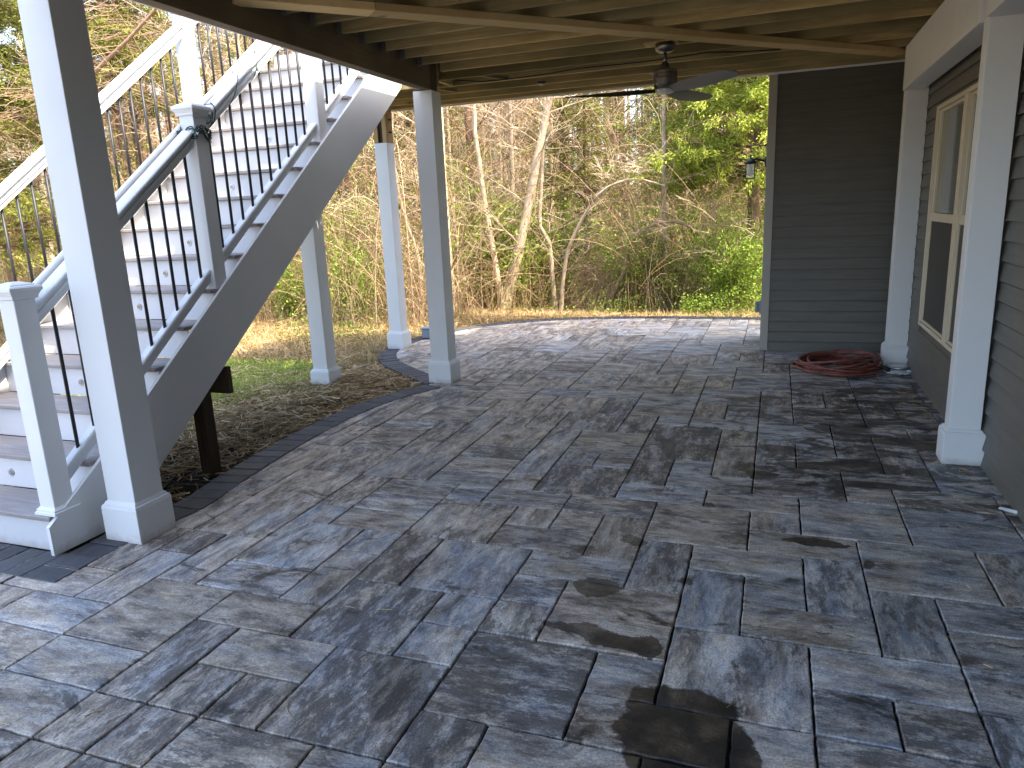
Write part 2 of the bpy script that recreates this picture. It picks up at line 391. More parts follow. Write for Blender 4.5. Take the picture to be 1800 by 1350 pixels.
# ================================================================== SETTING: ground
OUT = [(-3.35, 2.17), (-3.35, 2.75), (-3.30, 3.10), (-3.38, 3.55), (-3.47, 4.38), (-3.48, 5.0), (-3.44, 5.45), (-3.33, 5.84), (-3.17, 6.20)]
OUT2 = [(-3.17, 6.20), (-3.45, 6.43), (-3.72, 6.65), (-4.15, 7.05), (-4.45, 7.49), (-4.60, 7.95), (-4.62, 8.4), (-4.54, 8.9), (-4.36, 9.45), (-4.0, 9.98), (-3.55, 10.35), (-2.94, 10.65), (-2.1, 10.83), (-1.26, 10.88), (-.3, 10.84), (.8, 10.7), (2.2, 10.5)]
def smooth_line(pts, step=.04):
    P = [np.array(p) for p in pts]; out = []
    for i in range(len(P)-1):
        p0, p1, p2, p3 = P[max(i-1, 0)], P[i], P[i+1], P[min(i+2, len(P)-1)]
        n = max(2, int(np.linalg.norm(p2-p1)/step))
        for k in range(n):
            t = k/n; out.append(.5*((2*p1)+(-p0+p2)*t+(2*p0-5*p1+4*p2-p3)*t*t+(-p0+3*p1-3*p2+p3)*t**3))
    out.append(P[-1]); return np.array(out)
E1 = smooth_line(OUT); E2 = smooth_line(OUT2)
def offset(line, d):
    t = np.gradient(line, axis=0); t /= np.linalg.norm(t, axis=1, keepdims=True); return line+np.stack([t[:, 1], -t[:, 0]], 1)*d
patio_poly = [(-9, -2), (-9, 2.30), (-3.24, 2.30)]+[tuple(p) for p in offset(E1, .11)]+[tuple(p) for p in offset(E2, .11)]+[(1.30, 10.6), (1.30, -2)]
def inside(x, y, poly=patio_poly):
    c = False; n = len(poly); j = n-1
    for i in range(n):
        xi, yi = poly[i]; xj, yj = poly[j]
        if (yi > y) != (yj > y) and x < (xj-xi)*(y-yi)/(yj-yi)+xi: c = not c
        j = i
    return c
def gz(x, y):
    """ground height"""
    x = np.asarray(x, float); y = np.asarray(y, float)
    d = np.maximum(y-10.6, 0)+np.maximum(-4.6-x, 0)*.35
    z = -.045-np.clip(d*.09, 0, .75)+np.clip((d-14)*.035, 0, 3.0)
    return z+.05*np.sin(x*1.3+y*.7)*np.clip(d*.3, 0, 1)+.03*np.sin(x*3.1-y*2.3)*np.clip(d*.3, 0, 1)
xs = np.concatenate([np.linspace(-260, -40, 12)[:-1], np.linspace(-40, 25, 131), np.linspace(25, 220, 10)[1:]])
ys = np.concatenate([np.linspace(-200, -5, 8)[:-1], np.linspace(-5, 50, 111), np.linspace(50, 300, 12)[1:]])
X, Y = np.meshgrid(xs, ys); V = np.stack([X, Y, gz(X, Y)], -1).reshape(-1, 3); nx = len(xs)
i, j = np.meshgrid(np.arange(nx-1), np.arange(len(ys)-1)); b = (j*nx+i).ravel()
o = nplink(npmesh('ground', V, np.stack([b, b+1, b+nx+1, b+nx], 1), M['ground'], smooth=True), 'ground')
o['kind'] = 'structure'; o['label'] = 'brown earth and leaf litter under the grass and woodland'

# soil bed under the stairs
mb = MB(); pts = [(-3.36, 2.5), (-3.46, 4.4), (-3.46, 5.0), (-3.36, 5.8), (-3.2, 6.2), (-4.4, 6.5), (-4.9, 5.2), (-5.4, 2.42)]
mb.add([(x, y, -.028) for x, y in pts], [tuple(range(len(pts)))[::-1]]); o = mb.build('soil', M['soil']); o['kind'] = 'structure'; o['label'] = 'dark bare soil strip along the patio edging'

# ================================================================== patio pavers
def gx(i):
    return .17+.2455*i if i >= -6 else -1.303-.2315*(-i-6)
def gy(j): return 2.105+.2445*j
def ix(x): return min(range(-60, 12), key=lambda i: abs(gx(i)-x))
def iy(y): return min(range(-20, 45), key=lambda j: abs(gy(j)-y))
c1 = lambda a, b: at(a/2, 850+b/2, 2, 0)
c2 = lambda a, b: at(900+a/2, 850+b/2, 2, 0)
c4 = lambda a, b: at(1000+a/2.25, 550+b/2.25, 2, 0)
c3 = lambda a, b: at(300+a/2.25, 550+b/2.25, 2, 0)
READ = [(c2, 575, 495, 1062, 882), (c2, 1045, 570, 1640, 800), (c2, 1055, 715, 1382, 938), (c2, 820, 418, 1303, 602), (c2, 1255, 370, 1575, 637),
        (c2, 640, 212, 1027, 338), (c2, 1015, 48, 1412, 208), (c2, 520, 62, 828, 228), (c2, 1220, 195, 1725, 420), (c2, 205, 340, 540, 610),
        (c2, 842, 92, 1018, 160), (c2, 838, 158, 1225, 270), (c2, 1025, 255, 1265, 475), (c2, 820, 318, 1028, 440), (c2, 625, 295, 800, 525),
        (c2, 480, 195, 600, 380), (c2, 330, 107, 430, 265), (c2, 220, 38, 495, 118), (c2, 85, 232, 400, 358), (c2, 0, 148, 262, 245),
        (c2, 195, 95, 295, 170), (c2, 30, 315, 145, 430), (c2, 305, 590, 500, 770),
        (c1, 775, 200, 655, 378), (c1, 510, 262, 335, 458), (c1, 50, 410, 165, 568), (c1, 515, 362, 475, 628), (c1, 660, 505, 465, 810),
        (c1, 800, 400, 1008, 552), (c1, 795, 292, 970, 415), (c1, 1030, 145, 1080, 320), (c1, 860, 70, 910, 213), (c1, 1210, 240, 1120, 438),
        (c1, 1280, 160, 1335, 255), (c1, 1430, 180, 1415, 360), (c1, 1250, 345, 1388, 612), (c1, 1575, 197, 1770, 405), (c1, 1495, 490, 1580, 648),
        (c1, 1185, 588, 1340, 990), (c1, 1680, 520, 1980, 910), (c1, 822, 530, 1040, 722), (c1, 665, 662, 655, 850), (c1, 600, 180, 645, 272),
        (c4, 760, 435, 1055, 520), (c4, 755, 510, 908, 605), (c4, 905, 520, 1070, 570), (c4, 1060, 490, 1230, 575), (c4, 1045, 445, 1365, 498),
        (c4, 1235, 540, 1450, 640), (c4, 908, 570, 1258, 632), (c4, 748, 600, 1105, 738), (c4, 1085, 625, 1485, 708), (c4, 1100, 682, 1305, 755),
        (c4, 895, 375, 1185, 447), (c4, 765, 310, 892, 402), (c4, 890, 315, 1020, 372), (c4, 1010, 320, 1165, 372), (c4, 1150, 355, 1310, 415),
        (c4, 1130, 295, 1420, 355), (c4, 1170, 412, 1470, 460), (c4, 660, 262, 888, 312), (c4, 530, 305, 762, 362), (c4, 515, 360, 625, 425),
        (c4, 490, 425, 750, 465), (c4, 345, 455, 578, 590), (c4, 425, 632, 732, 708), (c4, 285, 572, 390, 680), (c4, 235, 668, 540, 755),
        (c4, 550, 695, 915, 790), (c4, 20, 715, 325, 808), (c4, 597, 545, 735, 650), (c4, 615, 465, 740, 548),
        (c3, 735, 722, 970, 800), (c3, 1090, 745, 1180, 900), (c3, 1450, 735, 1525, 850), (c3, 1480, 605, 1790, 725), (c3, 1560, 720, 1800, 795)]
occ = {}; stones = []
def put(i0, i1, j0, j1):
    cells = [(i, j) for i in range(i0, i1) for j in range(j0, j1)]
    if not cells or len(cells) > 8 or any(c in occ for c in cells): return False
    for c in cells: occ[c] = 1
    stones.append((i0, i1, j0, j1)); return True
for f, a, b, c, d in READ:
    p, q = f(a, b), f(c, d); put(ix(p[0]), ix(q[0]), iy(q[1]), iy(p[1]))
put(-3, 0, -1, 0) if False else put(-3, -1, -1, 0)
prs = random.Random(5)
def ok(i0, i1, j0, j1):
    for i in range(i0, i1):
        for j in range(j0, j1):
            if (i, j) in occ or not inside((gx(i)+gx(i+1))/2, (gy(j)+gy(j+1))/2): return False
    return True
for j in range(-17, 36):
    for i in range(-40, 5):
        if (i, j) in occ or not ok(i, i+1, j, j+1): continue
        opts = [(2, 2)]*4+[(2, 1)]*4+[(1, 2)]*3+[(1, 1)]*2; prs.shuffle(opts); opts.append((1, 1))
        for a, b in opts:
            if ok(i, i+a, j, j+b): put(i, i+a, j, j+b); break
def paver_mesh(name, quads, material, rs, gap=.004, cham=.004, streak=None, h=.045, z=0.0, dark_ids=()):
    """every stone a low block with worn, chamfered rim; quads = 4 ground corners"""
    V, F, UV, TN = [], [], [], []
    for n_, q in enumerate(quads):
        q = np.array(q, float); c = q.mean(0); o_ = len(V)
        e1 = q[1]-q[0]; e2 = q[3]-q[0]; l1, l2 = np.linalg.norm(e1), np.linalg.norm(e2)
        if l1 < .03 or l2 < .03: continue
        g1 = gap/l1; g2 = gap/l2; k1 = (gap+cham)/l1; k2 = (gap+cham)/l2
        dz = rs.uniform(-.002, .002); tilt = rs.uniform(-.003, .003)
        def pt(u, v_, zz): p = q[0]+(q[1]-q[0])*u+(q[3]-q[0])*v_+(q[2]-q[1]-q[3]+q[0])*u*v_; return (p[0], p[1], zz+tilt*(u-.5))
        nseg = 9
        us = [0, 1, 1, 0]; vs = [0, 0, 1, 1]; ring = []
        for s_ in range(4):
            for t in range(nseg):
                f = t/nseg; u = us[s_]+(us[(s_+1) % 4]-us[s_])*f; v_ = vs[s_]+(vs[(s_+1) % 4]-vs[s_])*f; ring.append((u, v_))
        jit = [rs.uniform(-.002, .0022) for _ in ring]
        for lev, (a, b, zz) in enumerate(((g1, g2, -h), (g1, g2, -cham*.8), (k1, k2, 0))):
            for (u, v_), jj in zip(ring, jit):
                aa, bb = a+jj/l1, b+jj/l2
                V.append(pt(aa+u*(1-2*aa), bb+v_*(1-2*bb), z+zz+dz))
        n = len(ring)
        fs = [tuple(o_+2*n+t for t in range(n))]+[(o_+l*n+t, o_+l*n+(t+1) % n, o_+(l+1)*n+(t+1) % n, o_+(l+1)*n+t) for l in (0, 1) for t in range(n)]
        ang = streak(n_, l1, l2) if streak else 0
        ox, oy = rs.uniform(0, 80), rs.uniform(0, 80); ca, sa = math.cos(ang), math.sin(ang)
        tn = (rs.random(), min(1, max(0, rs.random()*.75+.52-.10*(c[0]+3))), rs.random()**1.3)
        if n_ in dark_ids: tn = (.22, .6, .98)
        for f in fs:
            F.append(f)
            for vi in f:
                x, y, _ = V[vi]; UV += [ca*x+sa*y+ox, -sa*x+ca*y+oy]
            TN += [tn]*len(f)
    me = bpy.data.meshes.new(name); me.from_pydata(V, [], F)
    uvl = me.uv_layers.new(name='UVMap'); uvl.data.foreach_set('uv', UV)
    ca_ = me.color_attributes.new('tone', 'FLOAT_COLOR', 'CORNER'); ca_.data.foreach_set('color', np.array([(a, b, c, 1) for a, b, c in TN], dtype=np.float32).ravel())
    me.materials.append(material); o = bpy.data.objects.new(name, me); C.objects.link(o); return o
quads = []; so_ = []
for (i0, i1, j0, j1) in stones:
    quads.append([(gx(i0), gy(j0)), (gx(i1), gy(j0)), (gx(i1), gy(j1)), (gx(i0), gy(j1))])
    wx, wy = i1-i0, j1-j0
    xm = gx(i0)
    so_.append(math.pi/2 if (wy > wx or (wx == wy and (prs.random() < (.75 if xm < -1.2 else .15)))) else 0)
DK = [(f(a, b)[0], f(a, b)[1]) for f, a, b in ((c1, 1400, 480), (c1, 1250, 800), (c1, 1860, 700), (c1, 1600, 900), (c3, 1640, 660), (c3, 1150, 560), (c4, 480, 520), (c4, 350, 620), (c4, 1150, 600), (c4, 1350, 320), (c4, 1030, 400))]
dark_ids = [k for k, q in enumerate(quads) if any(q[0][0] < x < q[1][0] and q[0][1] < y < q[2][1] for x, y in DK)]
o = paver_mesh('patio', quads, M['paver'], random.Random(3), streak=lambda n, a, b: so_[n], dark_ids=dark_ids)
o['kind'] = 'structure'; o['label'] = 'patio of mottled grey, blue and tan rectangular pavers with dark joints'
mb = MB(); bed = [(-9, -2.1), (-9, 2.2), (-3.33, 2.2)]+[tuple(p) for p in offset(E1, .06)]+[tuple(p) for p in offset(E2, .06)][2:]+[(1.3, 10.5), (1.3, -2.1)]
mb.add([(x, y, -.014) for x, y in bed], [tuple(range(len(bed)))[::-1]]); o = mb.build('joint_bed', M['joint']); o['kind'] = 'structure'; o['label'] = 'dark sand in the joints between the pavers'
# dark soldier-course edging
def border(line, width, blen, offs=0):
    L = np.concatenate([[0], np.cumsum(np.linalg.norm(np.diff(line, axis=0), axis=1))]); inn = offset(line, width); n = int(L[-1]/blen); qs = []
    for k in range(n):
        a, b = L[-1]*k/n, L[-1]*(k+1)/n
        f = lambda s_, ln: (np.interp(s_, L, ln[:, 0]), np.interp(s_, L, ln[:, 1]))
        qs.append([f(a, line), f(b, line), f(b, inn), f(a, inn)])
    return qs
qs = [[(x, 2.17), (x+.125, 2.17), (x+.125, 2.42), (x, 2.42)] for x in np.arange(-8.1, -3.36, .125)]
qs += border(E1, .225, .125)+border(E2, .225, .125)
o = paver_mesh('edging', qs, M['edging'], random.Random(8), gap=.0045, cham=.004, streak=lambda n, a, b: 0 if a > b else math.pi/2, h=.07, z=.006)
o['kind'] = 'structure'; o['label'] = 'charcoal soldier course of small pavers edging the patio'

# ================================================================== porch posts
def sqring(x0, x1, y0, y1, z): return [(x0, y0, z), (x1, y0, z), (x1, y1, z), (x0, y1, z)]
def post(x0, x1, y0, y1, ztop, label, group='square white wrapped posts', z0=0.0, inset=.026, bh=.185, name='porch_post'):
    t = thing(name, ((x0+x1)/2, (y0+y1)/2, z0), label, 'post', group)
    sx0, sx1, sy0, sy1 = x0+inset, x1-inset, y0+inset, y1-inset
    m = MB(); m.box(sx0, sx1, sy0, sy1, z0+bh-.01, ztop, .0025); attach(m.build('shaft', M['white']), t)
    m = MB(); m.box(x0, x1, y0, y1, z0, z0+bh, .003); attach(m.build('base', M['white']), t)
    m = MB(); rings = []
    for (i_, z) in ((.001, bh+.001), (.004, bh+.008), (.004, bh+.013), (.013, bh+.018), (.017, bh+.028), (inset-.001, bh+.034)):
        rings.append(sqring(x0+i_, x1-i_, y0+i_, y1-i_, z0+z))
    m.loft(rings); attach(m.build('base_moulding', M['white']), t)
    return t
post(-3.285, -3.045, 2.605, 2.845, 2.70, 'nearest tall white square post standing in front of the stair stringer')
post(-3.175, -2.935, 6.27, 6.51, 2.70, 'white square post on the patio carrying the end of the dark deck beam')
post(-4.54, -4.32, 7.90, 8.12, 2.46, 'farthest white post on the dark edging with raw bolted wood above it', z0=-.0)
post(-4.36, -4.14, 6.00, 6.22, 2.86, 'white post standing in the grass behind the stair stringer', z0=-.06)
post(.998, 1.218, 4.81, 4.985, 2.845, 'near white square column against the siding in front of the window', 'white columns against the house wall')
post(1.01, 1.235, 7.62, 7.86, 2.845, 'far white square column in the corner beside the coiled hose', 'white columns against the house wall')

# ================================================================== deck
deck = thing('wooden_deck', (-1, 4, 2.87), 'raised wooden deck overhead with exposed joists seen from below', 'deck')
JB = 2.872
joists = [8.03-0.0, 7.63, 7.23, 6.84, 6.46]+[6.075-.313*k for k in range(22)]
for y in joists:
    x0 = -4.51 if y > 6.6 else (-2.93 if y > 6.2 else -2.966)
    x1 = 1.17 if y < 8.2 else 1.17
    m = MB(); m.box(x0, x1, y-.019, y+.019, JB+rnd.uniform(-.003, .003), 3.105, .002); attach(m.build('joist', M['joist']), deck)
m = MB(); m.box(-4.51, 1.2, 8.30, 8.338, JB, 3.105, .002); attach(m.build('rim_joist', M['joist']), deck)
m = MB(); m.box(-4.55, -4.512, 6.60, 8.338, JB-.002, 3.104, .002); attach(m.build('rim_joist', M['joist']), deck)
m = MB(); m.box(-4.55, -3.02, 6.56, 6.598, JB-.1, 3.104, .002); attach(m.build('stair_header', M['joist']), deck)
m = MB(); m.box(-3.18, -3.142, 6.62, 7.2, JB-.001, 3.103, .002); attach(m.build('stair_header', M['joist']), deck)
m = MB(); m.box(-4.6, 1.25, 8.341, 8.365, JB-.018, 3.14, .002); attach(m.build('fascia', M['white']), deck)
m = MB(); m.box(-3.015, -2.970, -.80, 6.30, 2.702, 3.10, .003); m.box(-3.065, -3.018, -.80, 6.27, 2.705, 3.098, .003); attach(m.build('beam', M['beam']), deck)
m = MB(); m.box(-3.095, -3.07, -.80, 6.55, 2.712, 3.14, .002); attach(m.build('fascia', M['white']), deck)
m = MB(); m.box(-3.12, -2.975, 6.305, 6.45, 2.70, 3.10, .003); attach(m.build('post_core', M['postwood']), deck)
# decking boards over the joists
m = MB(); x = -4.58
while x < 1.2:
    m.box(x, x+.134, (6.6 if x < -3.12 else -.85), 8.36, 3.108, 3.134, .002); x += .139
attach(m.build('decking', M['decking']), deck)
# joist hangers on the beam
galv = mat('galvanised', (.16, .15, .13), .6, .4)
for y in joists[5:]:
    m = MB()
    for s_ in (-1, 1): m.box(-2.968, -2.92, y+s_*.021-.001, y+s_*.021+.001, JB-.009, 3.03)
    m.box(-2.968, -2.92, y-.020, y+.020, JB-.009, JB-.006)
    attach(m.build('joist_hanger', galv), deck)
# diagonal brace under the joists (two lengths meeting)
def beam_between(p, q, w_, h_, bev=.002):
    p, q = Vector(p), Vector(q); d = (q-p); L = d.length; a = math.atan2(d.y, d.x)
    m = MB(); m.box(0, L, -w_/2, w_/2, -h_, 0, bev)
    mt = Matrix.Translation(p) @ Matrix.Rotation(a, 4, 'Z'); m.v = [tuple(mt @ Vector(v)) for v in m.v]; return m
J0 = Vector((-2.95, 3.72, JB-.004)); J1 = Vector((.97, 7.77, JB-.004)); jm = at(655, 22, 2, 2.83); jm = Vector((jm[0], jm[1], JB-.004))
k_ = (jm.x-J0.x)/(J1.x-J0.x); jm = J0.lerp(J1, k_)
attach(beam_between(J0, jm-(J1-J0).normalized()*.002, .15, .045).build('diagonal_brace', M['brace']), deck)
attach(beam_between(jm, J1, .15, .045).build('diagonal_brace', M['brace']), deck)
# small blocking pieces
for (px, py, ang) in ((1000, 0, 0), (0, 0, 0)): pass
for (x, y, dx) in ((-2.72, 6.84, .16), (-1.25, 7.63, .16), (-3.4, 7.2, .12)):
    attach(beam_between((x, y+.02, JB+.03), (x+dx, y+.38, JB+.03), .038, .03).build('blocking', M['joist']), deck)
# white wrapped beam on the house side
m = MB(); m.box(1.0, 1.17, -.80, 4.835, 2.505, 2.868, .003); attach(m.build('wrapped_beam', M['white']), deck)
m = MB(); m.box(1.0, 1.17, 4.964, 7.642, 2.505, 2.868, .003); attach(m.build('wrapped_beam', M['white']), deck)
# raw bolted wood above the far post
m = MB(); m.box(-4.515, -4.46, 7.93, 8.09, 2.462, 2.868, .002); attach(m.build('post_core', M['freshwood']), deck)
m = MB(); m.box(-4.40, -4.345, 7.93, 8.09, 2.462, 2.868, .002)
c_ = m.build('post_core', M['freshwood']); attach(c_, deck)
m = MB(); m.box(-4.458, -4.402, 7.96, 8.07, 2.465, 2.866); attach(m.build('post_core', M['postwood']), deck)  # dark block fills the open gap between the two plies
for z in (2.58, 2.72):
    m = MB(); m.lathe((-4.345, 8.01, z), [(.010, 0), (.010, .03)], 8, ax=0); attach(m.build('bolt', M['black']), deck)

# cable slung under the joists
cb = [at(px, py, 2, 2.862) for px, py in ((800, 141), (850, 143), (900, 138), (960, 130), (1020, 120), (1090, 113), (1150, 106), (1220, 96), (1245, 92), (1300, 91), (1372, 87))]
m = MB(); m.tube([(p[0], p[1], p[2]) for p in smooth_line([tuple(q) for q in cb], .1)], .0065, 6)
tag(m.build('cable', M['black'], smooth=True), 'thin black cable stapled across the undersides of the deck joists behind the fan', 'cable')
q = at(952, 145, 2, 2.86)
t = thing('ceiling_sensor', (q[0], q[1], 2.87), 'small round black fitting under the joists left of the fan', 'sensor')
m = MB(); m.lathe((q[0], q[1], 0), [(.045, 2.868), (.045, 2.85), (.03, 2.842)], 16); attach(m.build('ring', M['blackmet']), t)
m = MB(); m.lathe((q[0], q[1], 0), [(.022, 2.843), (.018, 2.836)], 14); attach(m.build('lens', M['fanlens']), t)

# ================================================================== ceiling fan
FX, FY = -.895, 6.30
fan = thing('ceiling_fan', (FX, FY, 2.5), 'three-bladed dark ceiling fan on a short rod hanging from the deck joists', 'ceiling fan')
m = MB(); m.box(FX-.16, FX+.1, FY-.08, FY+.08, 2.858, 2.868); attach(m.build('mounting_board', M['freshwood']), fan)
m = MB(); m.lathe((FX, FY, 0), [(.078, 2.857), (.080, 2.83), (.074, 2.805), (.05, 2.79), (.016, 2.787)], 28); attach(m.build('canopy', M['nickel'], smooth=True), fan)
m = MB(); m.lathe((FX, FY, 0), [(.0135, 2.80), (.0135, 2.69)], 16); attach(m.build('downrod', M['nickel'], smooth=True), fan)
m = MB(); m.lathe((FX, FY, 0), [(.022, 2.72), (.03, 2.70), (.034, 2.68), (.06, 2.665), (.094, 2.658), (.098, 2.65), (.098, 2.632), (.094, 2.629), (.098, 2.625), (.098, 2.602), (.094, 2.599), (.098, 2.595), (.098, 2.555), (.092, 2.54), (.07, 2.515)], 36)
attach(m.build('motor', M['nickel'], smooth=False), fan)
m = MB(); m.lathe((FX, FY, 0), [(.075, 2.515), (.08, 2.505), (.075, 2.492), (.05, 2.482), (.01, 2.478)], 28); attach(m.build('hub_cap', M['fanlens'], smooth=True), fan)
for deg in (188, 70, -45):
    a = R(deg); ca, sa = math.cos(a), math.sin(a); top, bot = [], []
    N = 18; rings = []
    for k in range(N+1):
        s_ = k/N; r_ = .06+s_*.75
        wd = (.034+.05*math.sin(min(s_*1.5, 1)*math.pi/2)) if s_ < .82 else .084*math.sqrt(max(0, 1-((s_-.82)/.182)**2))+.004
        tw = -R(22*(1-s_)+9); cz = 2.508
        ring = []
        for (u, th) in ((-1, 0), (-.5, .005), (0, .007), (.5, .005), (1, 0), (.5, -.003), (0, -.004), (-.5, -.003)):
            v_ = u*wd+.012*math.sin(s_*3); lx = r_; ly = v_*math.cos(tw); lz = v_*math.sin(tw)+th
            ring.append((FX+lx*ca-ly*sa, FY+lx*sa+ly*ca, cz+lz))
        rings.append(ring)
    m = MB(); m.loft(rings); bl = m.build('blade', [M['blade'], M['bladeunder']], smooth=False)
    for p in bl.data.polygons:
        if p.normal.z < -.3: p.material_index = 1
    attach(bl, fan)

# ================================================================== house
house = thing('house', (1.2, 4, 0), 'house with dark grey lap siding beside and beyond the patio', 'house')
def siding(y0, y1, x, zc, ex, axis, sgn, m, xoff=None):
    """lap courses; axis 0: wall plane x = const running in y, face toward sgn"""
    z = zc[0]
    while z < zc[1]-.001:
        z2 = min(z+ex, zc[1]); d0, d1 = .020, .004
        pts = [(x+a_*sgn, b_) for a_, b_ in [(0, z2), (d1, z2), (d1+.003, z+(z2-z)*.80), (d0, z+.017), (d0, z+.014), (d0-.004, z+.012), (0, z+.012)]]
        if axis == 0: m.prism(pts, 1, y0, y1)
        else:
            m.prism(pts, 0, y0, y1)
        z = z2
WX = 1.222; WY0, WY1, WZ0, WZ1 = 5.03, 7.13, .50, 2.30
m = MB()
ex = .1115
# right wall, split round the window
nc = int(round(3.345/ex))
for k in range(30):
    z = -.02+ex*k; z2 = z+ex
    segs = [(-2.5, 9.0)]
    if z2 > WZ0+.01 and z < WZ1-.01: segs = [(-2.5, WY0), (WY1, 9.0)]
    if 0 < z+ex*.5 < 3.3:
        for (a, b) in segs:
            siding(a, b, WX, (z, z2), ex, 0, -1, m)
m.box(WX, WX+.12, -2.5, WY0, 0, 3.3); m.box(WX, WX+.12, WY1, 9, 0, 3.3); m.box(WX, WX+.12, WY0, WY1, 0, WZ0); m.box(WX, WX+.12, WY0, WY1, WZ1, 3.3)
attach(m.build('siding_wall', M['siding']), house)
m = MB()
for k in range(30):
    z = -.02+ex*k
    siding(-.055, WX-.017, 8.372 if False else 8.385, (z, z+ex), ex, 1, -1, m)
m.box(-.10, WX+.1, 8.386, 8.5, 0, 7.35); attach(m.build('siding_wall', M['siding']), house)  # wall carried up out of view so its shadow covers the far patio
m = MB()
for k in range(66):
    z = -.02+ex*k
    siding(8.47, 9.3, -.112, (z, z+ex), ex, 0, -1, m)
m.box(-.111, -.0, 8.5, 9.3, 0, 7.35); attach(m.build('siding_wall', M['siding']), house)  # side wall out of view, height and depth set to shade the far patio
m = MB(); m.box(-.135, -.052, 8.362, 8.384, 0, 2.86, .002); m.box(-.135, -.113, 8.386, 8.47, 0, 3.33, .002); attach(m.build('corner_trim', M['taupe']), house)
m = MB(); m.box(-.2, 6.5, 8.42, 9.4, 7.36, 7.46); attach(m.build('unseen_shade_roof', M['decking']), house)  # unseen cap on the bump-out walls raised for shade
m = MB(); m.box(1.36, 9.0, -7.0, 8.41, 3.15, 7.7); attach(m.build('unseen_shade_storey', M['siding']), house)  # unseen upper mass added to shade the stairs and patio
m = MB(); m.prism([(.95, 7.7), (9.4, 7.7), (5.2, 9.4)], 1, -7.4, 8.6); attach(m.build('unseen_shade_roof', M['decking']), house)  # unseen roof added on that mass, part of the same shading
m = MB(); m.box(WX+.121, WX+7.5, -7, -2.51, 0, 3.14); m.box(WX, WX+.12, -7, -2.51, 0, 3.3); attach(m.build('siding_wall', M['siding']), house)
# twin window
win = MB().build('window', M['cream']) if False else None
m = MB(); fr = .05
def frame(m, y0, y1, z0, z1, t, x0, x1):
    m.box(x0, x1, y0, y1, z0, z0+t, .002); m.box(x0, x1, y0, y1, z1-t, z1, .002)
    m.box(x0, x1, y0, y0+t, z0+t, z1-t, .002); m.box(x0, x1, y1-t, y1, z0+t, z1-t, .002)
frame(m, WY0, WY1, WZ0, WZ1, .032, WX-.028, WX+.06)
m.box(WX-.027, WX+.06, 6.045, 6.15, WZ0+.032, WZ1-.032, .002)
wo = m.build('window', M['cream']); attach(wo, house)
for (a, b) in ((WY0+.033, 6.044), (6.151, WY1-.033)):
    m = MB(); frame(m, a, b, 1.40, WZ1-.033, .02, WX+.0, WX+.04); s = m.build('upper_sash', M['cream']); s.parent = wo
    m = MB(); frame(m, a, b, WZ0+.033, 1.448, .02, WX-.012, WX+.03); s = m.build('lower_sash', M['cream']); s.parent = wo
    m = MB(); m.box(WX-.013+.002, WX-.002, a+.001, b-.001, 1.385, 1.45, .002); s = m.build('meeting_rail', M['cream']); s.parent = wo
    m = MB(); m.box(WX+.018, WX+.024, a+.02, b-.02, 1.43, WZ1-.053); s = m.build('pane', M['glass']); s.parent = wo
    m = MB(); m.box(WX+.0, WX+.004, a+.02, b-.02, WZ0+.053, 1.418); s = m.build('screen', M['screen']); s.parent = wo
m = MB(); m.box(WX+.3, WX+.32, WY0-.3, WY1+.3, .3, 2.5); attach(m.build('interior_wall', mat('dim_interior', (.12, .12, .11), .9)), house)

# wall lantern on the far side wall
lx, ly, lz = -.30, 8.62, 1.97
lan = thing('wall_lantern', (-.14, ly, lz), 'black wall lantern with a clear glass body on the far house corner', 'wall lamp')
m = MB(); m.lathe((0, ly, lz+.05), [(.0, -.134), (.03, -.14), (.055, -.150), (.06, -.14)][:0] or [(.06, -.136), (.055, -.15), (.02, -.158)], 20, ax=0); attach(m.build('wall_plate', M['blackmet']), lan)
m = MB(); m.tube([(-.155, ly, lz+.06), (-.2, ly, lz+.07), (-.24, ly, lz+.085), (-.28, ly, lz+.075)], .012, 8); attach(m.build('arm', M['blackmet'], smooth=True), lan)
m = MB(); m.lathe((lx, ly, lz), [(.062, .035), (.066, .045), (.05, .065), (.03, .085), (.012, .095), (.008, .125), (.002, .135)], 20); attach(m.build('roof_cap', M['blackmet'], smooth=True), lan)
m = MB(); hb = .045
for sx in (-1, 1):
    for sy in (-1, 1): m.box(lx+sx*hb-.004, lx+sx*hb+.004, ly+sy*hb-.004, ly+sy*hb+.004, lz-.115, lz+.04)
m.box(lx-hb-.006, lx+hb+.006, ly-hb-.006, ly+hb+.006, lz-.122, lz-.113); attach(m.build('cage', M['blackmet']), lan)
m = MB(); m.box(lx-hb+.006, lx+hb-.006, ly-hb+.006, ly+hb-.006, lz-.11, lz+.03); attach(m.build('glass', M['bulbglass']), lan)
m = MB(); m.lathe((lx, ly, lz), [(.006, -.09), (.026, -.08), (.033, -.055), (.028, -.025), (.016, .0), (.014, .03)], 16); attach(m.build('bulb', M['bulb'], smooth=True), lan)
q = at(1335, 520, 0, -.14)
ob = thing('outlet_box', (-.15, 8.75, .42), 'small grey weatherproof outlet box low on the far house corner', 'outlet')
m = MB(); m.box(-.165, -.134, 8.70, 8.80, .36, .50, .006); attach(m.build('housing', M['greybox']), ob)
m = MB(); m.box(-.205, -.166, 8.705, 8.795, .37, .49, .01); attach(m.build('cover', M['greybox']), ob)
q = at(751, 594, 2, 0)
gb = thing('ground_box', (q[0]+.1, q[1], 0), 'small blue-grey utility box on the edging behind the patio post', 'utility box')
m = MB(); m.box(q[0]-.04, q[0]+.22, q[1]-.08, q[1]+.12, 0.008, .13, .006); attach(m.build('housing', M['greybox']), gb)
m = MB(); m.box(q[0]-.055, q[0]+.235, q[1]-.095, q[1]+.135, .131, .15, .006); attach(m.build('lid', M['greybox']), gb)

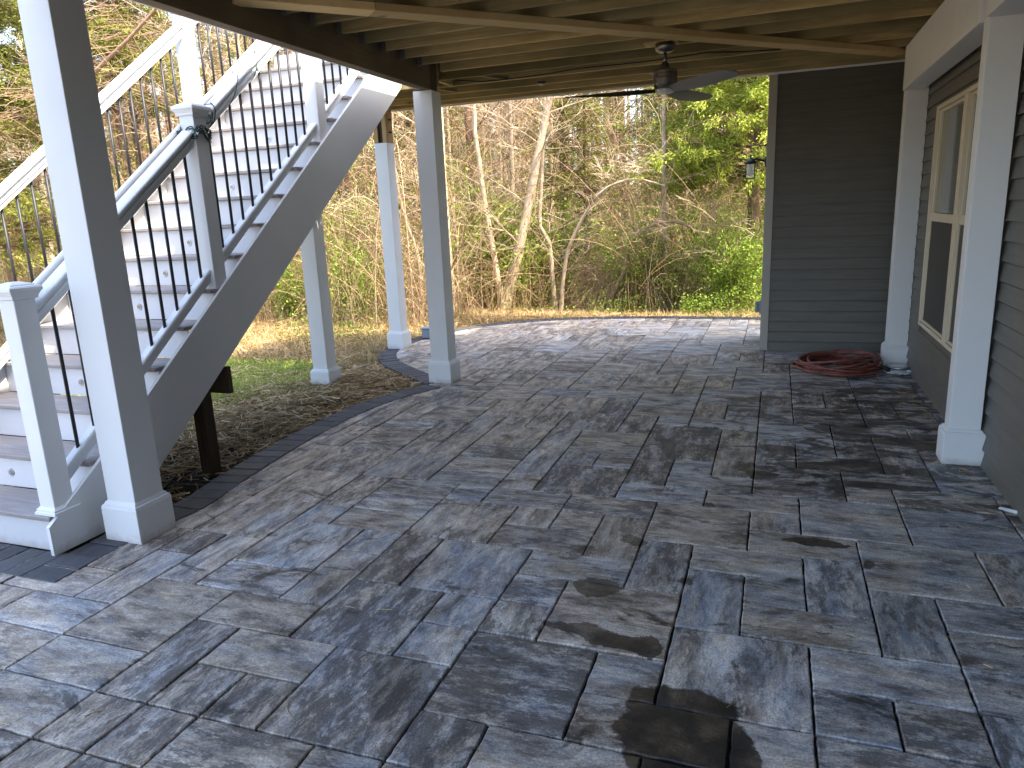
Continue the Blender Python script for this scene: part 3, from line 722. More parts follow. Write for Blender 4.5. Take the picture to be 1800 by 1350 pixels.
# ================================================================== staircase
ST = thing('staircase', (-4.04, 2.4, 0), 'white staircase with grey treads and black balusters rising to the deck', 'staircase')
RUN, RISE, Y1 = .2656, .2002, 2.404
yk = lambda k: Y1+RUN*(k-1)
SL = RISE/RUN
nose = lambda y: RISE+SL*(y-Y1)
XL, XR = -4.69, -3.402
for k in range(1, 16):
    y, z = yk(k), RISE*k
    m = MB(); m.box(XL, XR, y, y+.136, z-.025, z, .004); m.box(XL, XR, y+.141, y+RUN+.022, z-.025, z-.0004, .004)
    attach(m.build('tread', M['tread']), ST)
for k in range(1, 17):
    y, z = yk(k)+.027, RISE*k
    m = MB(); m.box(XL+.001, XR-.001, y, y+.016, z-RISE+.001, z-.026, .001)
    ro = m.build('riser', M['riser']); attach(ro, ST)
    if k in (2, 4, 6, 7, 8) or k in (10, 12):
        lp = (-4.04, y, z-.115)
        m = MB(); m.lathe((lp[0], 0, lp[2]), [(.021, y-.006), (.023, y-.001), (.023, y)], 18, ax=1)
        l1 = m.build('riser_light', M['steel']); l1.parent = ro
        m = MB(); m.lathe((lp[0], 0, lp[2]), [(.0135, y-.0085), (.0145, y-.006)], 16, ax=1)
        l2 = m.build('light_lens', M['lightdisc']); l2.parent = ro
top = lambda y: nose(y)-.063
ys0, ys1 = 2.378, 6.535
botm = lambda y: .234+.75*(y-3.123)
yb = 3.123-.234/.75
def skirt(x0, x1, dz=0):
    pts = [(ys0, 0.004), (ys0, .158+dz), (2.736, .404+dz), (3.114, top(3.114)+dz), (6.11, top(6.11)+dz), (ys1, 2.86 if dz == 0 else top(6.11)+dz), (ys1, botm(ys1)), (yb, 0.004)]
    m = MB(); m.prism(pts, 0, x0, x1); return m
attach(skirt(-3.400, -3.378).build('stringer', M['white']), ST)
attach(skirt(-4.714, -4.692, .10).build('stringer', M['white']), ST)
# carriages below the treads
for x in (-3.45, -4.05, -4.66):
    m = MB(); m.prism([(2.60, .01), (2.60, nose(2.60)-.30), (6.5, nose(6.5)-.30), (6.5, botm(6.5)+.03), (yb+.06, .01)], 0, x, x+.038); attach(m.build('carriage', M['postwood']), ST)
def newel(x0, x1, y0, y1, zb, zt, trim=True, zshow=None):
    m = MB(); m.box(x0, x1, y0, y1, zb, zt, .003); n = m.build('newel_post', M['white']); attach(n, ST)
    m = MB(); r_ = []
    for (o_, z) in ((0.001, -.052), (.010, -.048), (.012, -.035), (.014, -.032), (.024, -.014), (.028, -.011), (.028, .004), (.024, .006), (.022, .010), (.006, .014), (.004, .019), (-.03, .031), (-.0499, .033)):
        r_.append(sqring(x0-o_, x1+o_, y0-o_, y1+o_, zt+z))
    m.loft(r_); c = m.build('cap', M['white']); c.parent = n
    if trim:
        m = MB(); r_ = [sqring(x0-o_, x1+o_, y0-o_, y1+o_, zb+z) for (o_, z) in ((.02, .001), (.02, .014), (.012, .018), (.014, .026), (.004, .036), (.001, .04))]
        m.loft(r_); c = m.build('base_trim', M['white']); c.parent = n
xa, xb = -3.515, -3.404
NY = [(2.437, 2.548), (3.79, 3.901), (5.145, 5.256)]
newel(xa+.02, xb+.012, *NY[0], .2002, 1.345)
for (a, b), zt in ((NY[1], 2.315), (NY[2], 3.335)): newel(xa, xb, a, b, nose(a)-.22, zt, False)
la, lb = -4.70, -4.589
for (a, b), zt in ((NY[0], 1.345), (NY[2], 3.335)): newel(la, lb, a, b, nose(a)-.16, zt, False)
# rails: profile swept along the slope
def rail(name, x, y0, y1, dz, prof):
    """prof: (dx, dz) outline, swept vertically sheared along the stair slope"""
    m = MB(); r_ = []
    for y in (y0, y1): r_.append([(x+a, y, nose(y)+dz+b) for a, b in prof])
    m.loft(r_); o = m.build(name, M['white']); attach(o, ST); return o
TOPP = [(-.026, -.112), (.026, -.112), (.026, -.082), (.034, -.076), (.034, -.058), (.026, -.054), (.030, -.036), (.045, -.030), (.047, -.016), (.044, -.008), (.032, -.002), (.012, 0), (-.012, 0), (-.032, -.002), (-.044, -.008), (-.047, -.016), (-.045, -.030), (-.030, -.036), (-.026, -.054), (-.034, -.058), (-.034, -.076), (-.026, -.082)]
BOTP = [(-.022, -.078), (.022, -.078), (.022, -.03), (.030, -.022), (.030, -.008), (.024, 0), (-.024, 0), (-.030, -.008), (-.030, -.022), (-.022, -.03)]
TD, BD = .945, .082
for x, segs in ((-3.457, [(NY[0][1], NY[1][0]), (NY[1][1], NY[2][0]), (NY[2][1], 6.5)]), (-4.645, [(NY[0][1], NY[2][0]), (NY[2][1], 6.5)])):
    for (a, b) in segs:
        rail('top_rail', x, a-.002, b+.002, TD, TOPP); rail('bottom_rail', x, a-.002, b+.002, BD, BOTP)
    y = 2.675
    ysb = [2.675+.1172*k for k in range(33)]
    for y in ysb:
        if any(a-.03 < y < b+.03 for a, b in (NY if x > -4 else (NY[0], NY[2]))): continue
        m = MB(); m.tube([(x, y, nose(y)+BD-.01), (x, y, nose(y)+TD-.10)], .0095, 10); attach(m.build('baluster', M['black'], smooth=True), ST)
# round grab rail inside the near railing
hp = [(-3.555, y, nose(y)+.925) for y in (2.62, 3.5, 4.86)]
m = MB(); m.tube([(-3.50, 2.56, nose(2.56)+.90), (-3.54, 2.575, nose(2.575)+.915)]+hp+[(-3.545, 4.9, nose(4.9)+.92), (-3.50, 4.92, nose(4.9)+.90)], .0215, 14); attach(m.build('handrail', M['white'], smooth=True), ST)
for y in (2.75, 4.05, 4.75):
    m = MB(); m.tube([(-3.555, y, nose(y)+.90), (-3.545, y, nose(y)+.86), (-3.495, y, nose(y)+.85)], .008, 8); attach(m.build('bracket', M['white'], smooth=True), ST)
# timber prop and cross block under the stringer
pr = thing('timber_prop', (-3.49, 3.63, -.03), 'short dark timber prop under the stair stringer standing in the straw', 'post')
m = MB(); m.box(-3.545, -3.455, 3.585, 3.675, -.03, .545, .003); attach(m.build('upright', M['postwood']), pr)
m = MB(); m.box(-4.66, -3.405, 3.79, 3.828, .50, .68, .002); attach(m.build('cross_beam', M['postwood']), pr)

# ================================================================== string lights
sl = thing('string_lights', (-3.46, 3.85, 2.1), 'dark green string of mini lights wound round the middle newel post and up the rail', 'string lights')
def wind():
    P = []; x0, x1, y0, y1 = xa-.012, xb+.012, NY[1][0]-.012, NY[1][1]+.012
    corners = [(x0, y0), (x1, y0), (x1, y1), (x0, y1)]
    for turn in range(3):
        for i in range(4):
            a, b = corners[i], corners[(i+1) % 4]
            for k in range(5):
                f = k/5; P.append((a[0]+(b[0]-a[0])*f+rnd.uniform(-.004, .004), a[1]+(b[1]-a[1])*f+rnd.uniform(-.004, .004), 2.15+turn*.02+rnd.uniform(-.022, .022)))
    return P
P1 = wind()
xr = -3.457
yy = 3.93; P2 = [P1[-1]]
while yy < 4.62:
    z = nose(yy)+TD
    for (dx, dz) in ((.054, -.06), (.052, -.02), (.035, .006), (0, .009), (-.035, .006), (-.052, -.02), (-.052, -.06), (-.036, -.10), (0, -.122), (.036, -.10)):
        P2.append((xr+dx+rnd.uniform(-.003, .003), yy, nose(yy)+TD+dz)); yy += .003 if yy < 4.0 else (.034 if yy < 4.25 else .022)
m = MB(); m.tube(smooth_line(P1, .02), .004, 5); m.tube(smooth_line([(a+.003, b-.002, c-.012) for a, b, c in P1], .02), .004, 5); m.tube(smooth_line(P2, .02), .0032, 5)
attach(m.build('wire', M['greenwire'], smooth=True), sl)
for k, (x, y, z) in enumerate([P1[i] for i in range(1, 60, 2)]+[P2[i] for i in range(2, len(P2), 3)]):
    d = Vector((rnd.uniform(-.3, 1), rnd.uniform(-1, .6), rnd.uniform(-1, .6))).normalized()
    p = Vector((x, y, z)); m = MB(); m.tube([p, p+d*.018], [.0045, .004], 6); m.tube([p+d*.018, p+d*.034, p+d*.04], [.0032, .0028, .0005], 6, 1)
    attach(m.build('bulb', [M['greenwire'], M['minibulb']]), sl)

# ================================================================== hose, foil
hc = thing('coiled_hose', (.6, 7.4, 0), 'coiled red rubber air hose lying on the pavers by the far column', 'hose')
pts = []; hr = random.Random(4)
N = 9*40
for k in range(N):
    a = k/40*2*math.pi; lp = k/40
    rx = .335+.035*math.sin(lp*2.1)+.02*math.sin(a*.5+1); ry = .29+.05*math.sin(lp*1.7+.6)
    cx, cy = .605+.025*math.sin(lp*1.3), 7.46+.035*math.cos(lp*1.9)
    z = .013+.0165*lp*(.65+.35*math.sin(a+lp))+.004
    pts.append((cx+rx*math.cos(a), cy+ry*math.sin(a), max(.012, z)))
m = MB(); m.tube(pts, .0128, 9)
lo = [(.35, 7.25, .03), (.30, 7.40, .04), (.27, 7.52, .03), (.235, 7.58, .022), (.20, 7.56, .02), (.19, 7.50, .018), (.23, 7.44, .018), (.30, 7.40, .02), (.37, 7.30, .035), (.45, 7.2, .05)]
m.tube(smooth_line(lo, .02), .0128, 9)
tl = [(.55, 7.25, .10), (.68, 7.30, .11), (.80, 7.33, .115), (.90, 7.38, .10), (.965, 7.36, .06)]
m.tube(smooth_line(tl, .02), .0128, 9)
attach(m.build('hose', M['rubber'], smooth=True), hc)
m = MB(); m.tube([(.955, 7.365, .065), (1.03, 7.33, .035)], .019, 10); attach(m.build('end_sleeve', M['black'], smooth=True), hc)
m = MB(); m.tube([(.62, 7.27, .075), (.66, 7.285, .075), (.70, 7.30, .078)], [.014, .011, .014], 8); attach(m.build('coupling', M['brass']), hc)
for (x, y, z) in ((.88, 7.36, .125), (.47, 7.17, .06)):
    m = MB(); m.box(x-.012, x+.012, y-.02, y+.02, z-.003, z+.006, .001); attach(m.build('tape_tag', M['label']), hc)
fo = thing('foil_tray', (1.12, 7.40, 0), 'crumpled silver foil tray and metal lid at the foot of the far column', 'foil tray')
fr_ = random.Random(9); m = MB(); rings = []
for (r_, z) in ((.07, .004), (.115, .006), (.13, .022), (.10, .032), (.06, .026), (.01, .022)):
    rings.append([(1.115+math.cos(t*2*math.pi/26)*r_*(1+fr_.uniform(-.22, .22)), 7.375+math.sin(t*2*math.pi/26)*r_*(.75+fr_.uniform(-.2, .2)), z+fr_.uniform(-.003, .007)) for t in range(26)])
m.loft(rings); attach(m.build('crumpled_tray', M['foil']), fo)
m = MB(); m.lathe((1.12, 7.47, .036), [(.10, 0), (.105, .008), (.10, .016), (.08, .014), (.01, .017)], 28); attach(m.build('metal_lid', M['steel'], smooth=True), fo)
q = at(1768, 899, 2, 0)
m = MB(); m.add([(q[0]-.03, q[1]+.02, .004), (q[0]+.045, q[1]-.035, .004), (q[0]+.05, q[1]-.025, .018), (q[0]-.02, q[1]+.03, .012)], [(0, 1, 2, 3)])
m.add([(q[0]-.03, q[1]+.02, .003), (q[0]+.045, q[1]-.035, .003), (q[0]+.03, q[1]-.04, .003)], [(0, 1, 2)])
tag(m.build('paper_scrap', M['label']), 'small white scrap of paper on the pavers against the right wall', 'scrap')


# ================================================================== lawn, straw, dry grass
def blades(n, xr, yr, keep, hmin, hmax, wd, lean, tone, rg, zoff=0, bend=.4):
    x = rg.uniform(*xr, n); y = rg.uniform(*yr, n); k = keep(x, y); x, y = x[k], y[k]; n = len(x)
    h = rg.uniform(hmin, hmax, n); a = rg.uniform(0, 2*np.pi, n); l = rg.uniform(.1, lean, n)*h
    z = gz(x, y)+zoff; p0 = np.stack([x, y, z], 1); d = np.stack([np.cos(a), np.sin(a), 0*a], 1); s = np.stack([-np.sin(a), np.cos(a), 0*a], 1)*(wd*rg.uniform(.6, 1.3, n))[:, None]
    p1 = p0+d*(l*.4)[:, None]; p1[:, 2] += h*.6; p2 = p0+d*l[:, None]; p2[:, 2] += h*(1-bend*rg.random(n))
    V = np.stack([p0-s, p0+s, p1+s*.8, p1-s*.8, p2+s*.15, p2-s*.15], 1).reshape(-1, 3); b = np.arange(n)[:, None]*6
    F = np.stack([b+np.array([0, 1, 2, 3]), b+np.array([3, 2, 4, 5])], 1).reshape(-1, 4)
    return V, F, np.repeat(tone(x, y, rg.random(n)), 2)
def edge_x(y): return np.interp(y, [2.2, 3.1, 4.4, 5.0, 5.84, 6.2, 6.43, 6.65, 7.05, 7.49, 7.95, 8.9, 9.45, 10.0, 10.4, 10.7, 10.9], [-3.4, -3.33, -3.5, -3.5, -3.36, -3.2, -3.47, -3.74, -4.17, -4.47, -4.63, -4.57, -4.4, -4.05, -3.6, -3.0, -2.0])
vn = lambda x, y, s, o=0: .5+.5*np.sin(x*s+o+1.7*np.sin(y*s*.8+o))*np.cos(y*s*1.1-o+1.3*np.sin(x*s*.6))
def straw_w(x, y): return np.clip((x+4.95+.5*vn(x, y, 2.3))/.9, 0, 1)     # 1 = full straw
lg = np.random.default_rng(21)
parts = [(*blades(260000, (-9.5, -3.5), (2.6, 7.5), lambda x, y: (x > -1.5*y-.8) & (x < edge_x(y)-.05) & (lg.random(len(x)) > straw_w(x, y)*1.02) & (lg.random(len(x)) > np.clip((y-6.5)/1.0, 0, 1)), .03, .09, .0038, 1.0, lambda x, y, r_: np.clip(.15+.5*r_+.25*vn(x, y, 3.1), 0, .85), lg), 0)]
V_, F_, T_, M_ = merge(parts); o = nplink(npmesh('lawn', V_, F_, M['lawn'], T_), 'lawn'); tag(o, 'green spring lawn beyond the stairs', 'grass', kind='stuff')
def litter(n, xr, yr, keep, L, wd, rg, zf):
    x = rg.uniform(*xr, n); y = rg.uniform(*yr, n); k = keep(x, y); x, y = x[k], y[k]; n = len(x)
    a = rg.uniform(0, 2*np.pi, n); e = rg.normal(0, .16, n); l = rg.uniform(L*.4, L, n)/2
    d = np.stack([np.cos(a)*np.cos(e), np.sin(a)*np.cos(e), np.sin(e)], 1)*l[:, None]; s = np.stack([-np.sin(a), np.cos(a), rg.normal(0, .5, n)], 1)*(wd*rg.uniform(.6, 1.4, n))[:, None]
    c = np.stack([x, y, zf(x, y, rg)], 1); mid = c+np.stack([-np.sin(a), np.cos(a), 0*a], 1)*(rg.normal(0, .12, n)*l)[:, None]
    V = np.stack([c-d-s, c-d+s, mid+s, mid-s, c+d+s*.6, c+d-s*.6], 1).reshape(-1, 3); b = np.arange(n)[:, None]*6
    return V, np.stack([b+np.array([0, 1, 2, 3]), b+np.array([3, 2, 4, 5])], 1).reshape(-1, 4), np.repeat(rg.random(n), 2)
zf = lambda x, y, rg: -.03+.07*vn(x, y, 3.3)*straw_w(x, y)*np.clip((edge_x(y)-x)*4, 0, 1)*rg.random(len(x))+rg.random(len(x))*.02
def skeep(x, y):
    d = edge_x(y)-x; bare = np.clip((4.7-y)/1.0, 0, 1)*np.clip(1.25-d*1.0, 0, 1)
    return (d > .01-.05*lg.random(len(x))) & (lg.random(len(x)) < np.clip(straw_w(x, y)+.10, 0, 1)) & (lg.random(len(x)) > bare*.85) & (lg.random(len(x)) > np.clip((y-6.6)*2, 0, 1)*(x < -4.9))
parts = [(*litter(52000, (-6.5, -3.25), (2.95, 7.6), skeep, .19, .0030, lg, zf), 0), (*litter(3500, (-12, -5), (3, 9), lambda x, y: x < edge_x(y), .16, .003, lg, lambda x, y, rg: gz(x, y)+rg.random(len(x))*.04), 0)]
V_, F_, T_, M_ = merge(parts); o = nplink(npmesh('straw', V_, F_, M['straw'], T_), 'straw'); tag(o, 'loose grey-gold straw mulch scattered along the patio edging', 'straw', kind='stuff')
gk = lambda x, y: np.where(x > edge_x(np.minimum(y, 10.9)), y > 10.93, y > 6.9+.5*vn(x, y, 1.1)) & (lg.random(len(x)) < np.where(y > 14, .5, 1)) & (x > -1.7*y) & (x < .35*y+1)
parts = [(*blades(150000, (-26, 5), (6.6, 16.5), gk, .05, .20, .0045, 2.2, lambda x, y, r_: np.clip(r_*.8+.2*vn(x, y, 1.5), 0, 1), lg, bend=.6), 0),
         (*litter(60000, (-26, 5), (6.8, 20), gk, .35, .005, lg, lambda x, y, rg: gz(x, y)+rg.random(len(x))*.08), 0)]
V_, F_, T_, M_ = merge(parts); o = nplink(npmesh('dry_grass', V_, F_, M['drygrass'], T_), 'dry_grass'); tag(o, 'tall pale dry grass along the woodland edge', 'grass', kind='stuff')

# needles and straw bits blown over the patio
x1, y1 = lg.uniform(-3.2, 1.1, 260), lg.uniform(1.2, 10.2, 260); x2, y2 = lg.normal(.75, .3, 90), lg.normal(6.9, .5, 90); x3, y3 = 1.13-np.abs(lg.normal(0, .05, 120)), lg.uniform(2, 8.2, 120)
x = np.concatenate([x1, x2, x3]); y = np.concatenate([y1, y2, y3]); k = (x < 1.15) & (y < 8.25) | (x < -.2) & (x > -3.2); x, y = x[k], y[k]; n = len(x); a = lg.uniform(0, 6.28, n); u = np.linspace(-.5, .5, 4); L = lg.uniform(.012, .085, n)
P = np.zeros((n, 4, 3)); P[..., 0] = x[:, None]+np.cos(a)[:, None]*L[:, None]*u[None]+(u**2)[None]*L[:, None]*.4*lg.normal(size=n)[:, None]; P[..., 1] = y[:, None]+np.sin(a)[:, None]*L[:, None]*u[None]; P[..., 2] = .0035
V_, F_, si_ = strands(P, np.full((n, 4), .0011)*lg.uniform(.7, 1.7, n)[:, None], 4); o = nplink(npmesh('patio_litter', V_, F_, M['straw'], lg.random(n)[si_]), 'patio_litter'); tag(o, 'pine needles and straw bits blown over the patio', 'litter', kind='stuff')

# ================================================================== woodland
def grow(PP, PR, n, L, tmin, elev, m, amp, rr, rg, curve=0, tmax=1.0, taper=.25):
    """n side shoots at random points of the parent strands"""
    k, mm, _ = PP.shape; pi = rg.integers(0, k, n); t = rg.uniform(tmin, tmax, n)*(mm-1); i0 = np.minimum(t.astype(int), mm-2); fr = (t-i0)[:, None]
    s = PP[pi, i0]*(1-fr)+PP[pi, i0+1]*fr; r0 = (PR[pi, i0]*(1-fr[:, 0])+PR[pi, i0+1]*fr[:, 0])*rr
    T = PP[pi, i0+1]-PP[pi, i0]; T /= np.linalg.norm(T, axis=1, keepdims=True)+1e-9
    a = rg.uniform(0, 2*np.pi, n); h = np.stack([np.cos(a), np.sin(a), 0*a], 1); d = h+T*elev[0]+np.array([0, 0, 1.])*rg.uniform(elev[1], elev[2], n)[:, None]
    d /= np.linalg.norm(d, axis=1, keepdims=True); l = L*rg.uniform(.4, 1, n)
    u = np.linspace(0, 1, m); P = s[:, None]+d[:, None]*(u[None]*l[:, None])[..., None]; P[..., 2] += curve*(u**2)[None]*l[:, None]
    P = wob(P, amp*l.mean()/m, rg)
    return P, r0[:, None]*(1-(1-taper)*u)[None], pi
def tree(name, base, H, r0, bark, label, cat='tree', group=None, lean=(0, 0), n1=22, n2=90, n3=300, t0=.25, path=None, leaf=None, nleaf=0, lsz=.06, seed=0, L1=None, elev=(.2, .1, .8), wander=.05, curve=.05, tonetr=(.2, .6)):
    rg = np.random.default_rng(seed); base = np.array(base, float)
    if path is not None:
        pp = smooth_line([tuple(np.array(p)[[0, 2]]) for p in path], .25); yy = np.interp(np.linspace(0, 1, len(pp)), np.linspace(0, 1, len(path)), [p[1] for p in path])
        P = np.stack([pp[:, 0], yy, pp[:, 1]], 1)[None]; base = P[0, 0].copy(); P = P-base; m = P.shape[1]; H = P[0, -1, 2]
        P = P+np.cumsum(rg.normal(size=P.shape)*.006, axis=1)
    else:
        m = 16; u = np.linspace(0, 1, m); P = np.zeros((1, m, 3)); P[0, :, 2] = u*H; P[0, :, 0] = lean[0]*u*H; P[0, :, 1] = lean[1]*u*H; P = wob(P, wander*H/m, rg)
    u = np.linspace(0, 1, m); RT = (r0*(1-.72*u)*(1+.35*np.exp(-u*18)))[None]
    t = thing(name, tuple(base), label, cat, group)
    V, F, si = strands(P, RT, 9); V += rg.normal(size=V.shape)*r0*.02
    nplink(npmesh('trunk', V, F, bark, np.full(len(F), rg.uniform(*tonetr)), smooth=True), 'trunk', t)
    L1 = L1 or H*.3
    B1, R1, _ = grow(P, RT, n1, L1, t0, elev, 11, .45, .2, rg, curve); B2, R2, _ = grow(B1, R1, n2, L1*.45, .2, (.7, -.2, .6), 6, .35, .6, rg, curve)
    B3, R3, _ = grow(B2, R2, n3, L1*.22, .2, (.7, -.3, .5), 4, .35, .6, rg)
    ps = []
    for (a, b, k) in ((B1, R1, 5), (B2, R2, 3), (B3, R3, 3)):
        V, F, si = strands(a, np.maximum(b, .0035), k); ps.append((V, F, rg.uniform(*tonetr, len(a))[si], 0))
    mats = [bark]
    if leaf is not None:
        mats.append(leaf); src = np.concatenate([B3.reshape(-1, 3), B2[:, 2:].reshape(-1, 3)]); c = src[rg.integers(0, len(src), nleaf)]+rg.normal(size=(nleaf, 3))*lsz*1.5
        V, F = leaves(c, rg.uniform(.6, 1.4, nleaf)*lsz, rg.uniform(.35, .6, nleaf)*lsz, rg=rg); ps.append((V, F, np.clip(rg.normal(.5, .25, nleaf), 0, 1), 1))
    V, F, T, Mi = merge(ps); nplink(npmesh('crown', V, F, mats, T, Mi), 'crown', t)
    return t
def cedar(name, base, H, rad, label, leaf, seed, group=None, nl=26000, t0=.12, r0=.12, sz=.085):
    """evergreen: limbs carrying drooping sprays built from many small scales"""
    rg = np.random.default_rng(seed); t = thing(name, tuple(base), label, 'evergreen tree', group)
    m = 14; u = np.linspace(0, 1, m); P = np.zeros((1, m, 3)); P[0, :, 2] = u*H; P = wob(P, .02*H/m, rg); RT = (r0*(1-.85*u))[None]
    V, F, _ = strands(P, RT, 8); nplink(npmesh('trunk', V, F, M['barkdark'], np.full(len(F), .35), smooth=True), 'trunk', t)
    n = 130; B1, R1, pi = grow(P, RT, n, rad, t0, (.0, -.05, .45), 9, .3, .22, rg, -.12)
    frac = 1-(B1[:, 0, 2]/H)*.75; B1 = B1[:, :1]+(B1-B1[:, :1])*frac[:, None, None]
    B2, R2, _ = grow(B1, R1, 900, rad*.36, .3, (.9, -.5, .25), 5, .3, .6, rg, -.15)
    B3, R3, _ = grow(B2, R2, 2400, rad*.17, .1, (.7, -.6, .3), 4, .3, .7, rg, -.1)
    ps = []
    for (a, b, k) in ((B1, R1, 4), (B2, R2, 3)):
        V, F, si = strands(a, np.maximum(b, .003), k); ps.append((V, F, rg.uniform(.1, .5, len(a))[si], 0))
    k, mm, _ = B3.shape; i = rg.integers(0, k, nl); j = rg.integers(0, mm-1, nl); f = rg.random(nl)[:, None]
    c = B3[i, j]*(1-f)+B3[i, j+1]*f; d = B3[i, j+1]-B3[i, j]; d /= np.linalg.norm(d, axis=1, keepdims=True)+1e-9
    c += rg.normal(size=(nl, 3))*sz*.5
    V, F = leaves(c, rg.uniform(.6, 1.3, nl)*sz, rg.uniform(.2, .35, nl)*sz, dirs=d, rg=rg)
    tone = np.clip(.25+.4*rg.random(k)[i]+rg.normal(0, .16, nl), 0, 1); ps.append((V, F, tone, 1))
    V, F, T, Mi = merge(ps); nplink(npmesh('crown', V, F, [M['barkdark'], leaf], T, Mi), 'crown', t); return t
def dup(root, loc, rz, sc, label=None, group=None):
    r_ = root.copy(); C.objects.link(r_); r_.location = loc; r_.rotation_euler = (0, 0, rz); r_.scale = (sc, sc, sc)
    if label: r_['label'] = label
    if group: r_['group'] = group
    for ch in KIDS[root.name]:
        c = ch.copy(); C.objects.link(c); c.parent = r_
    return r_
KIDS = {}
def keepkids(t): KIDS[t.name] = [o for o in bpy.data.objects if o.parent == t]; return t

P_ = lambda pts, y0, y1=None: [at(px, py, 1, y0+((y1 or y0)-y0)*k/(len(pts)-1)) for k, (px, py) in enumerate(pts)]
PB, DB = M['barkpale'], M['barkdark']
tree('bare_tree', 0, 0, .105, PB, 'thick pale leaning trunk rising just past the patio edge near the middle', path=P_([(883, 580), (893, 520), (912, 450), (935, 340), (950, 260), (962, 210), (980, 130), (1010, 20), (1050, -120)], 12.2, 12.6), n1=16, n2=110, n3=360, t0=.2, seed=31, L1=2.2, tonetr=(.5, .75), elev=(0, -.1, .6))
tree('bare_tree', 0, 0, .06, PB, 'slim pale trunk forking left from the foot of the thick leaning trunk', path=P_([(884, 560), (878, 515), (868, 460), (850, 350), (835, 260), (828, 170), (815, 40), (800, -120)], 12.1, 12.0), n1=18, n2=110, n3=300, t0=.15, seed=32, L1=1.9, tonetr=(.4, .65), elev=(0, 0, .5))
tree('bare_tree', 0, 0, .05, PB, 'thin crooked sapling with a fork, between the leaning trunk and the arching thicket', path=P_([(978, 575), (974, 524), (965, 428), (948, 398), (950, 330), (952, 261), (955, 170), (950, 20)], 12.8, 12.8), n1=16, n2=100, n3=260, t0=.12, seed=33, L1=1.7, tonetr=(.3, .6))
tree('bare_tree', 0, 0, .042, PB, 'thin pale sapling sweeping right in a long arc over the thicket', path=P_([(985, 570), (990, 498), (1000, 440), (1020, 395), (1052, 345), (1085, 325), (1125, 318), (1170, 330)], 12.6, 12.2), n1=12, n2=70, n3=180, t0=.2, seed=34, L1=1.2, tonetr=(.5, .75))
tree('bare_tree', 0, 0, .05, PB, 'dark-footed leaning shrub trunk with canes arching over to the right', path=P_([(1065, 565), (1078, 520), (1097, 478), (1108, 430), (1140, 400), (1190, 392), (1235, 420), (1262, 470)], 12.6, 12.2), n1=26, n2=120, n3=300, t0=.2, seed=35, L1=1.2, curve=-.15, tonetr=(.15, .45))
tree('bare_tree', 0, 0, .065, PB, 'straight pinkish trunk just right of the middle patio post', path=P_([(800, 590), (795, 520), (790, 450), (783, 330), (775, 180), (768, 40), (760, -120)], 11.4), n1=16, n2=100, n3=300, t0=.2, seed=36, L1=1.8, tonetr=(.5, .7))
tree('bare_tree', 0, 0, .042, PB, 'thin whitish trunk between the far post and the middle patio post', path=P_([(746, 590), (742, 530), (735, 450), (718, 400), (700, 330), (690, 230), (700, 90)], 11.3), n1=20, n2=120, n3=300, t0=.15, seed=37, L1=1.5, tonetr=(.45, .7))
tree('bare_tree', 0, 0, .10, PB, 'big pale sunlit trunk seen through the left railing', path=P_([(118, 640), (100, 520), (86, 430), (74, 330), (68, 255), (55, 180), (30, 60)], 9.8), n1=16, n2=120, n3=300, t0=.3, seed=38, L1=2.0, tonetr=(.7, .9))
tree('dead_tree', 0, 0, .055, DB, 'brown dead trunk leaning across behind the left stair rail', path=P_([(20, 440), (90, 240), (162, 132), (205, 88), (245, 48), (285, -5), (320, -70)], 8.6), n1=40, n2=260, n3=520, t0=.05, seed=39, L1=1.6, tonetr=(.4, .8), elev=(0, -.5, .3), curve=-.1)
tree('bare_tree', 0, 0, .11, DB, 'thick red-brown trunk seen under the stair stringer', path=P_([(548, 590), (538, 500), (526, 430), (510, 300), (505, 150), (500, -60)], 13.0), n1=16, n2=100, n3=300, t0=.3, seed=40, L1=2, tonetr=(.3, .5))
tree('bare_tree', 0, 0, .07, PB, 'short pale stump-like trunk under the middle of the stringer', path=P_([(502, 600), (494, 540), (488, 470), (478, 380), (470, 260), (455, 60)], 11.5), n1=16, n2=100, n3=300, t0=.25, seed=41, L1=1.6, tonetr=(.4, .7))

# evergreens one can single out
cedar('cedar_tree', (*at(1320, 500, 1, 13.0)[:2], -.5), 7.5, 2.6, 'bright yellow-green cedar filling the top right above the wall lantern', M['needlelime'], 51, nl=120000, t0=.30, sz=.075)
cedar('cedar_tree', (*at(1180, 500, 1, 19)[:2], -.3), 7.0, 2.0, 'olive cedar behind and left of the bright yellow-green one', M['needle'], 52, nl=26000, t0=.4)
cedar('cedar_tree', (*at(30, 500, 1, 8.3)[:2], -.5), 7.5, 2.3, 'dark olive cedar at the far left edge behind the nearest post', M['needle'], 53, nl=80000, t0=.25, sz=.07)
cedar('cedar_tree', (*at(255, 500, 1, 11.5)[:2], -.5), 10, 2.6, 'green cedar above the left stair rail', M['needle'], 54, nl=80000, t0=.42, sz=.07)
cedar('cedar_tree', (*at(740, 500, 1, 17)[:2], -.5), 8, 2.2, 'dim cedar in the gap between the far post and the middle post', M['needle'], 55, nl=26000, t0=.3)

cedar('cedar_tree', (*at(-60, 500, 1, 10.2)[:2], -.5), 11, 2.8, 'tall cedar just inside the left edge behind the dark olive one', M['needle'], 56, nl=70000, t0=.25, sz=.08)
cedar('cedar_tree', (*at(190, 500, 1, 15.5)[:2], -.5), 13, 3.0, 'tall cedar rising behind the brown dead leaning trunk', M['needle'], 57, nl=70000, t0=.3, sz=.09)

